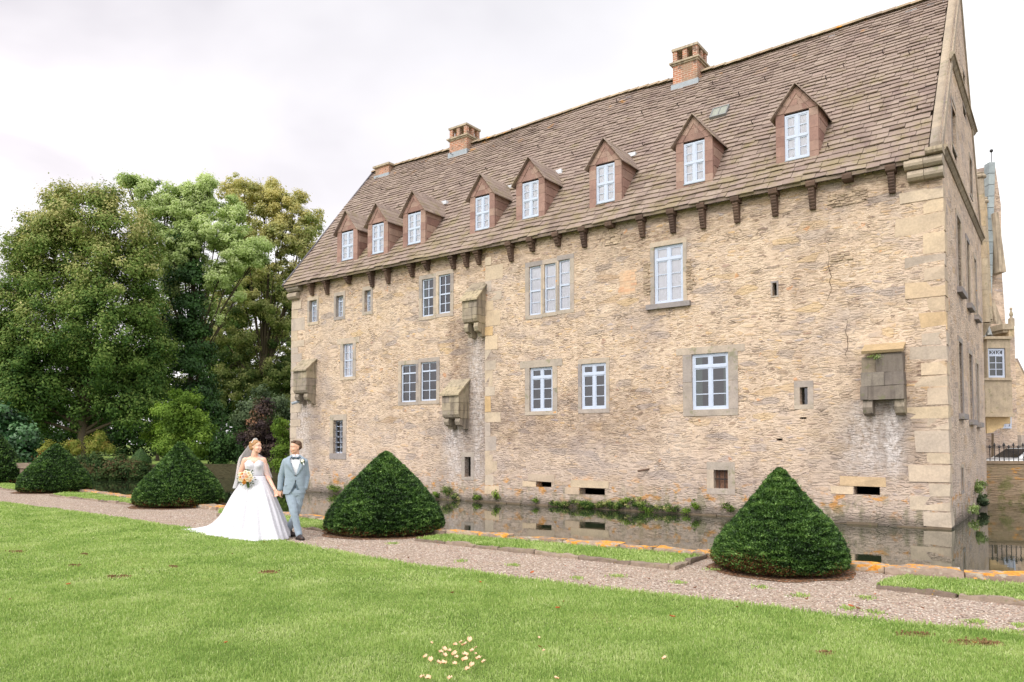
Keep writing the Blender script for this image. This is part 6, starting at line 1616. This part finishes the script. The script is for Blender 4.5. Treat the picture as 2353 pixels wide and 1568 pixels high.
TL=['nearest and largest clipped yew cone, before the right part of the castle','clipped yew cone standing right of the groom','clipped yew cone standing left of the bride','clipped yew cone second from the left edge','clipped yew cone cut off by the left edge of the photo']
for i,(x,y,rad,H,nm) in enumerate(TP):
    root=empty('topiary_cone',(x,y,0),0,TL[i],'topiary','clipped yew cones along the moat'); PF=PRF2 if i in(0,2) else PRF
    ns=[150000,90000,60000,34000,18000][i]; sz=[.031,.040,.050,.062,.085][i]
    th=rng.uniform(0,2*np.pi,ns*2); t=rng.uniform(0,1,ns*2); pr=prof_at(PF,t); keep=rng.uniform(0,1,ns*2)<(pr*.85+.15); th=th[keep][:ns];t=t[keep][:ns]; pr=pr[keep][:ns]; n=len(th)
    z=H*(1-t)*.97+.05
    nz=np.array([mnoise.noise(Vector((math.cos(a)*p_*rad*6+i*9,math.sin(a)*p_*rad*6,zz*22))) for a,p_,zz in zip(th,pr,z)])
    n2=np.array([mnoise.noise(Vector((math.cos(a)*p_*rad*1.6+i*5,math.sin(a)*p_*rad*1.6,zz*1.8))) for a,p_,zz in zip(th,pr,z)])
    dep=rng.uniform(0,1,n)**1.6
    rr=pr*rad*(.95+.05*n2)+nz*.03-dep*.06+(rng.uniform(0,1,n)<.02)*rng.uniform(0,.05,n)
    dt=.01; sl=(prof_at(PF,np.minimum(t+dt,1))-prof_at(PF,np.maximum(t-dt,0)))/(2*dt)*rad/H
    C=np.stack([np.cos(th)*rr,np.sin(th)*rr,z],1); N=np.stack([np.cos(th),np.sin(th),sl],1); N/=np.linalg.norm(N,axis=1,keepdims=True)
    D_=N*.9+np.array([0,0,.25])+rng.normal(0,.5,(n,3))         # sprigs point outward
    nn=np.cross(D_,rng.normal(size=(n,3)))+np.array([0,0,.9])
    V,Fq=leafquads(C,nn,sz*rng.uniform(.6,1.4,n),.34,.15,dirv=D_)
    tone=np.clip(.42+nz*.46-dep*.36+n2*.26+rng.normal(0,.16,n),0,1)  # sunken sprigs toned darker: shade between the tiers put into the needle colour
    br=(z<.07+.2*np.clip(n2+.25,0,1)+rng.normal(0,.04,n))&(rng.uniform(0,1,n)<.6)
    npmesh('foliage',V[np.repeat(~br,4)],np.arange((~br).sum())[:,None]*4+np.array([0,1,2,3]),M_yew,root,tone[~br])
    if br.sum(): npmesh('bare_twigs',V[np.repeat(br,4)],np.arange(br.sum())[:,None]*4+np.array([0,1,2,3]),M_yewbr,root,rng.uniform(0,1,br.sum()))
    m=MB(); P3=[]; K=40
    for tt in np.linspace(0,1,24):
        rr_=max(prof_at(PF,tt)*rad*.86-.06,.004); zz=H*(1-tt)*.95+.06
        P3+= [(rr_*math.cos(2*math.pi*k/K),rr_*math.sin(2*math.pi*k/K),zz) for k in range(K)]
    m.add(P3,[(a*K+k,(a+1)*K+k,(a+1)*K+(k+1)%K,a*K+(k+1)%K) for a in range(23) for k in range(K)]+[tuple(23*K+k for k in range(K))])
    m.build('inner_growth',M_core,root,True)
    m=MB()
    for k in range(9):
        a=k*.7; m.tube([(rad*.3*math.cos(a),rad*.3*math.sin(a),-.02),(rad*.5*math.cos(a),rad*.5*math.sin(a),.12)],.02,6)
    m.build('stem',M_bark,root)
    # orange specks of fallen leaves caught in it
    ksp=[10,9,7,4,2][i]
    for q in range(0): pass
    # ring of brown leaf litter that also paints the cone's contact shadow
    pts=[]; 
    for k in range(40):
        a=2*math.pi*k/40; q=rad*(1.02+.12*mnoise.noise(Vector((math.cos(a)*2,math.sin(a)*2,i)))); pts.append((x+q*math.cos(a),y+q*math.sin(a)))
    sheet('litter_contact_shade',pts,.006+.001*i,M_litter_shade)
# small far yew cone
p=atd(323,1045,51); root=empty('topiary_cone',(p[0],p[1],.32),0,'small dark conical yew far away on the lawn behind the hedge','topiary')
hh=1.05; n=7000; th=rng.uniform(0,2*np.pi,n); t=rng.uniform(0,1,n)**.6; pr=prof_at(PRF,t); C=np.stack([np.cos(th)*pr*.68,np.sin(th)*pr*.68,hh*(1-t)],1); N=np.stack([np.cos(th),np.sin(th),np.full(n,.6)],1)
V,Fq=leafquads(C,N+rng.normal(0,.4,(n,3)),.11,.5); npmesh('foliage',V,Fq,M_yew,root,np.clip(rng.normal(.35,.15,n),0,1))
# ================================================================== PLANTS IN THE WALL FOOT
def wallplant(px,py,w,h,n,size,mat,label,y=None,hang=0,f=fac,nm='wall_plant'):
    y=fy(px) if y is None else y
    p=fac(px,py,y) if f is fac else gab(px,py)
    root=empty(nm,(0,0,0),-YAW,label,'plant','plants growing from the castle foot at the waterline')
    wp=np.array([AX+cy_*p[0]+sy_*p[1],AY-sy_*p[0]+cy_*p[1],p[2]+WZ]); root.location=tuple(wp)
    d=np.array([w,.14,h]) if f is fac else np.array([.2,w,h])
    oc=np.array([0,-.1,0]) if f is fac else np.array([.12,0,0])
    V,Fq,t_,cc=crown([(oc,d*np.array([1,1,.75]))],int(n*.9),size*.8,.09,shell=(.0,1.),asp=.4,up=.2,cvar=.28)
    npmesh('foliage',V,Fq,mat,root,t_)
WP=[(772,1122,.5,.2,500,'low fern tuft right of the groom'),(860,1128,.3,.15,300,'small tuft behind the left slope of the middle yew cone'),(1006,1136,.25,.16,300,'small tuft just right of the middle yew cone'),(1030,1128,.35,.25,420,'fern below the left drain stone'),(1050,1143,.2,.2,300,'fern hanging at the water below the seam of quoins'),(1100,1142,.3,.14,320,'low tuft right of the quoin seam'),(1142,1138,.16,.3,320,'upright tuft right of the quoin seam'),
 (1235,1150,.12,.14,200,'tiny tuft under the left drain opening'),(1290,1158,.45,.16,700,'low creeping patch left of the wide drain'),(1345,1158,.75,.2,1700,'creeping green carpet under the wide drain'),(1410,1160,.75,.2,1700,'creeping green carpet right of the wide drain'),(1470,1158,.35,.3,1000,'bushy fern in the middle of the waterline'),(1492,1175,.18,.2,400,'bright fern dipping into the water'),(1440,1150,.2,.16,250,'small tuft above the creeping carpet'),(1600,1160,.14,.25,350,'upright tuft left of the nearest yew cone'),(1580,1172,.2,.12,200,'low tuft left of the nearest yew cone'),(1675,1165,.25,.14,300,'olive tuft touching the top slope of the nearest yew cone'),(1530,1166,.6,.14,700,'thin moss strip near the waterline')]
for px,py,w,h,n,l in WP: wallplant(px,py,w,h,n,.085,M_shrubl if 'bright' in l or 'olive' in l else M_shrubl if 'tuft' in l else M_linden,l+' on the castle foot')
wallplant(2247,1150,.7,.32,1200,.12,M_grey,'grey-green bush growing from the foot of the gable end',f=gab)
wallplant(2240,1120,.35,.3,500,.11,M_maple,'upper green clump on the foot of the gable end',f=gab)
wallplant(2225,1170,.4,.2,300,.1,M_maple,'low green tuft at the water by the right corner',f=gab)
wallplant(2010,822,.3,.08,160,.07,M_maple,'green moss growing on the broken garderobe ledge',y=YR-.35)
# ================================================================== PETALS, LEAVES, CASTS
def petal_mesh(w,l,curl,seed):
    V=[];Fq=[];nx,ny=5,6
    for j in range(ny+1):
        v=j/ny; ww=w*math.sin(math.pi*min(1,.12+v*.82))**.6
        for i in range(nx+1):
            u=i/nx*2-1; V.append((u*ww/2,(v-.5)*l,curl*(u*u*.6+(v-.5)**2*1.2)*w+.002+mnoise.noise(Vector((u*2,v*2,seed)))*.006))
    for j in range(ny):
        for i in range(nx): Fq.append((j*(nx+1)+i,j*(nx+1)+i+1,(j+1)*(nx+1)+i+1,(j+1)*(nx+1)+i))
    me=bpy.data.meshes.new('petal'); me.from_pydata(V,[],Fq); return me
M_petal=m_leaf('rose_petal',[(240,206,176),(246,222,200)],.3,.6)
gg=G('rose_petals',.6,.3); v=gg.co(); X_,Y_,Z_=gg.xyz(v); gg.col(gg.ramp(gg.math('ADD',gg.math('MULTIPLY',Y_,14.),gg.math('ADD',.5,gg.math('MULTIPLY',gg.noise(v,18,2),.3))),[(.0,W(204,136,80)),(.4,W(216,168,124)),(.85,W(222,190,160))])); gg.set('Subsurface Weight',.0); M_petal=gg.m
PET=[(455,932),(425,963),(400,945),(360,963),(205,950),(290,993),(325,1003),(265,1012),(292,1033),(357,1022),(427,1032),(472,1003),(497,980),(495,1022),(168,1040),(200,1062),(370,1047),(425,1063),(285,1085),(250,1083),(360,1088),(515,1056),(548,1075),(470,1098),(440,1125),(145,1178),(185,1185),(325,1186),(908,915),(940,1000),(1730,1052),(1020,1186)]
pm=[petal_mesh(.036,.045,.5,k) for k in range(5)]
for me in pm: me.materials.append(M_petal); me.polygons.foreach_set('use_smooth',np.ones(len(me.polygons),bool))
for k,(cx,cyy) in enumerate(PET):
    px,py=(1000+cx/2.6144)*.91914,(1250+cyy/2.6144)*.91914
    p=at(px,py,.03); o=bpy.data.objects.new('rose_petal',pm[k%5]); COL.objects.link(o)
    o.location=(p[0],p[1],.046); s=random.uniform(.8,1.3) if k not in(4,12,13,28,29) else .6
    o.scale=(s,s,s); o.rotation_euler=(random.uniform(.0,.5),random.uniform(-.35,.35),random.uniform(-.9,.9))
    lab={28:'single pale petal on the lawn right of the petal pile, the farther one',29:'single pale petal on the lawn right of the petal pile, the nearer one',30:'lone pale petal far right of the pile on the lawn',31:'orange-edged petal at the bottom edge right of the pile'}.get(k,'cream rose petal in the loose pile scattered on the lawn at the bottom')
    tag(o,lab,'petal','rose petals on the lawn')
M_soil=simple('crumbly_soil',(120,96,66),.95,.1,.3,vs=40)
CAST=[((118,970),0,.2),((555,1072),0,.14),((1978,1120),0,.2),((620,990),0,.08),((1272,1082),0,.09),((910,1153),0,.12),((820,1155),0,.07),((1450,1115),1,.24),((1930,1175),1,.34),((2080,1195),1,.16),((715,1272),1,.1)]
CL=['brown soil cast on the lawn near the left edge','brown soil cast on the lawn below the second yew cone from the left','brown soil cast on the lawn below the bride','tiny soil cast on the left lawn','small soil cast on the lawn under the bride train','small soil cast low on the left lawn, right one of two','small soil cast low on the left lawn, left one of two','flat brown soil cast by the path at the right, left of the long one','long brown soil cast on the lawn at the right','thin end piece right of the long soil cast','small soil cast on the lawn below the nearest yew cone']
for k,((cx,cyy),wh,w) in enumerate(CAST):
    px,py=(cx/2.941*.91914,(1050+cyy/2.941)*.91914) if not wh else ((1850+cx/3.3141)*.91914,(1250+cyy/3.3141)*.91914)
    p=at(px,py,.02); m=MB()
    m.ell((0,0,.004),(w*.75,w*.3,.012),16,8)
    for q in range(34): m.ell((max(-w*.7,min(w*.7,random.gauss(0,w*.3))),max(-w*.25,min(w*.25,random.gauss(0,w*.1))),.012+random.uniform(0,.018)),[random.uniform(.004,.013) for _ in range(3)],7,5)
    o=m.build('soil_cast',M_soil,None,True); o.location=(p[0],p[1],.01); tag(o,CL[k],'soil cast','soil casts on the lawn')
M_fl=[simple('fallen_leaf_orange',(168,92,48),.7,.2,.3),simple('fallen_leaf_brown',(128,86,56),.7,.2,.2)]
FLV=[(1960,1392),(1985,1398),(1972,1385),(1845,1376),(1640,1368),(1700,1395),(2000,1365),(940,1282),(1010,1252),(770,1262),(790,1255),(1350,1340),(1210,1315),(1480,1330),(1300,1300),(1610,1350),(600,1245),(520,1275),(1110,1340),(2110,1400),(700,1240),(880,1262),(1270,1400),(1250,1490),(530,1480),(36,1380),(150,1345),(330,1310),(1540,1420),(1040,1365),(2240,1480),(1290,1385),(455,1205),(400,1190),(350,1180)]
fm=[petal_mesh(.04,.06,.35,20),petal_mesh(.035,.05,.5,21)]
for me,mt in zip(fm,M_fl): me.materials.append(mt)
for k,(px,py) in enumerate(FLV):
    px+=random.uniform(-14,14); p=at(px,py,.03); o=bpy.data.objects.new('fallen_leaf',fm[k%2]); COL.objects.link(o)
    o.location=(p[0],p[1],.025 if k<17 else .04); o.rotation_euler=(random.uniform(-.4,.4),random.uniform(-.4,.4),random.uniform(0,6)); s=random.uniform(.45,.95); o.scale=(s,s,s)
    tag(o,'small curled orange or brown leaf lying on the path or lawn','leaf','fallen leaves')
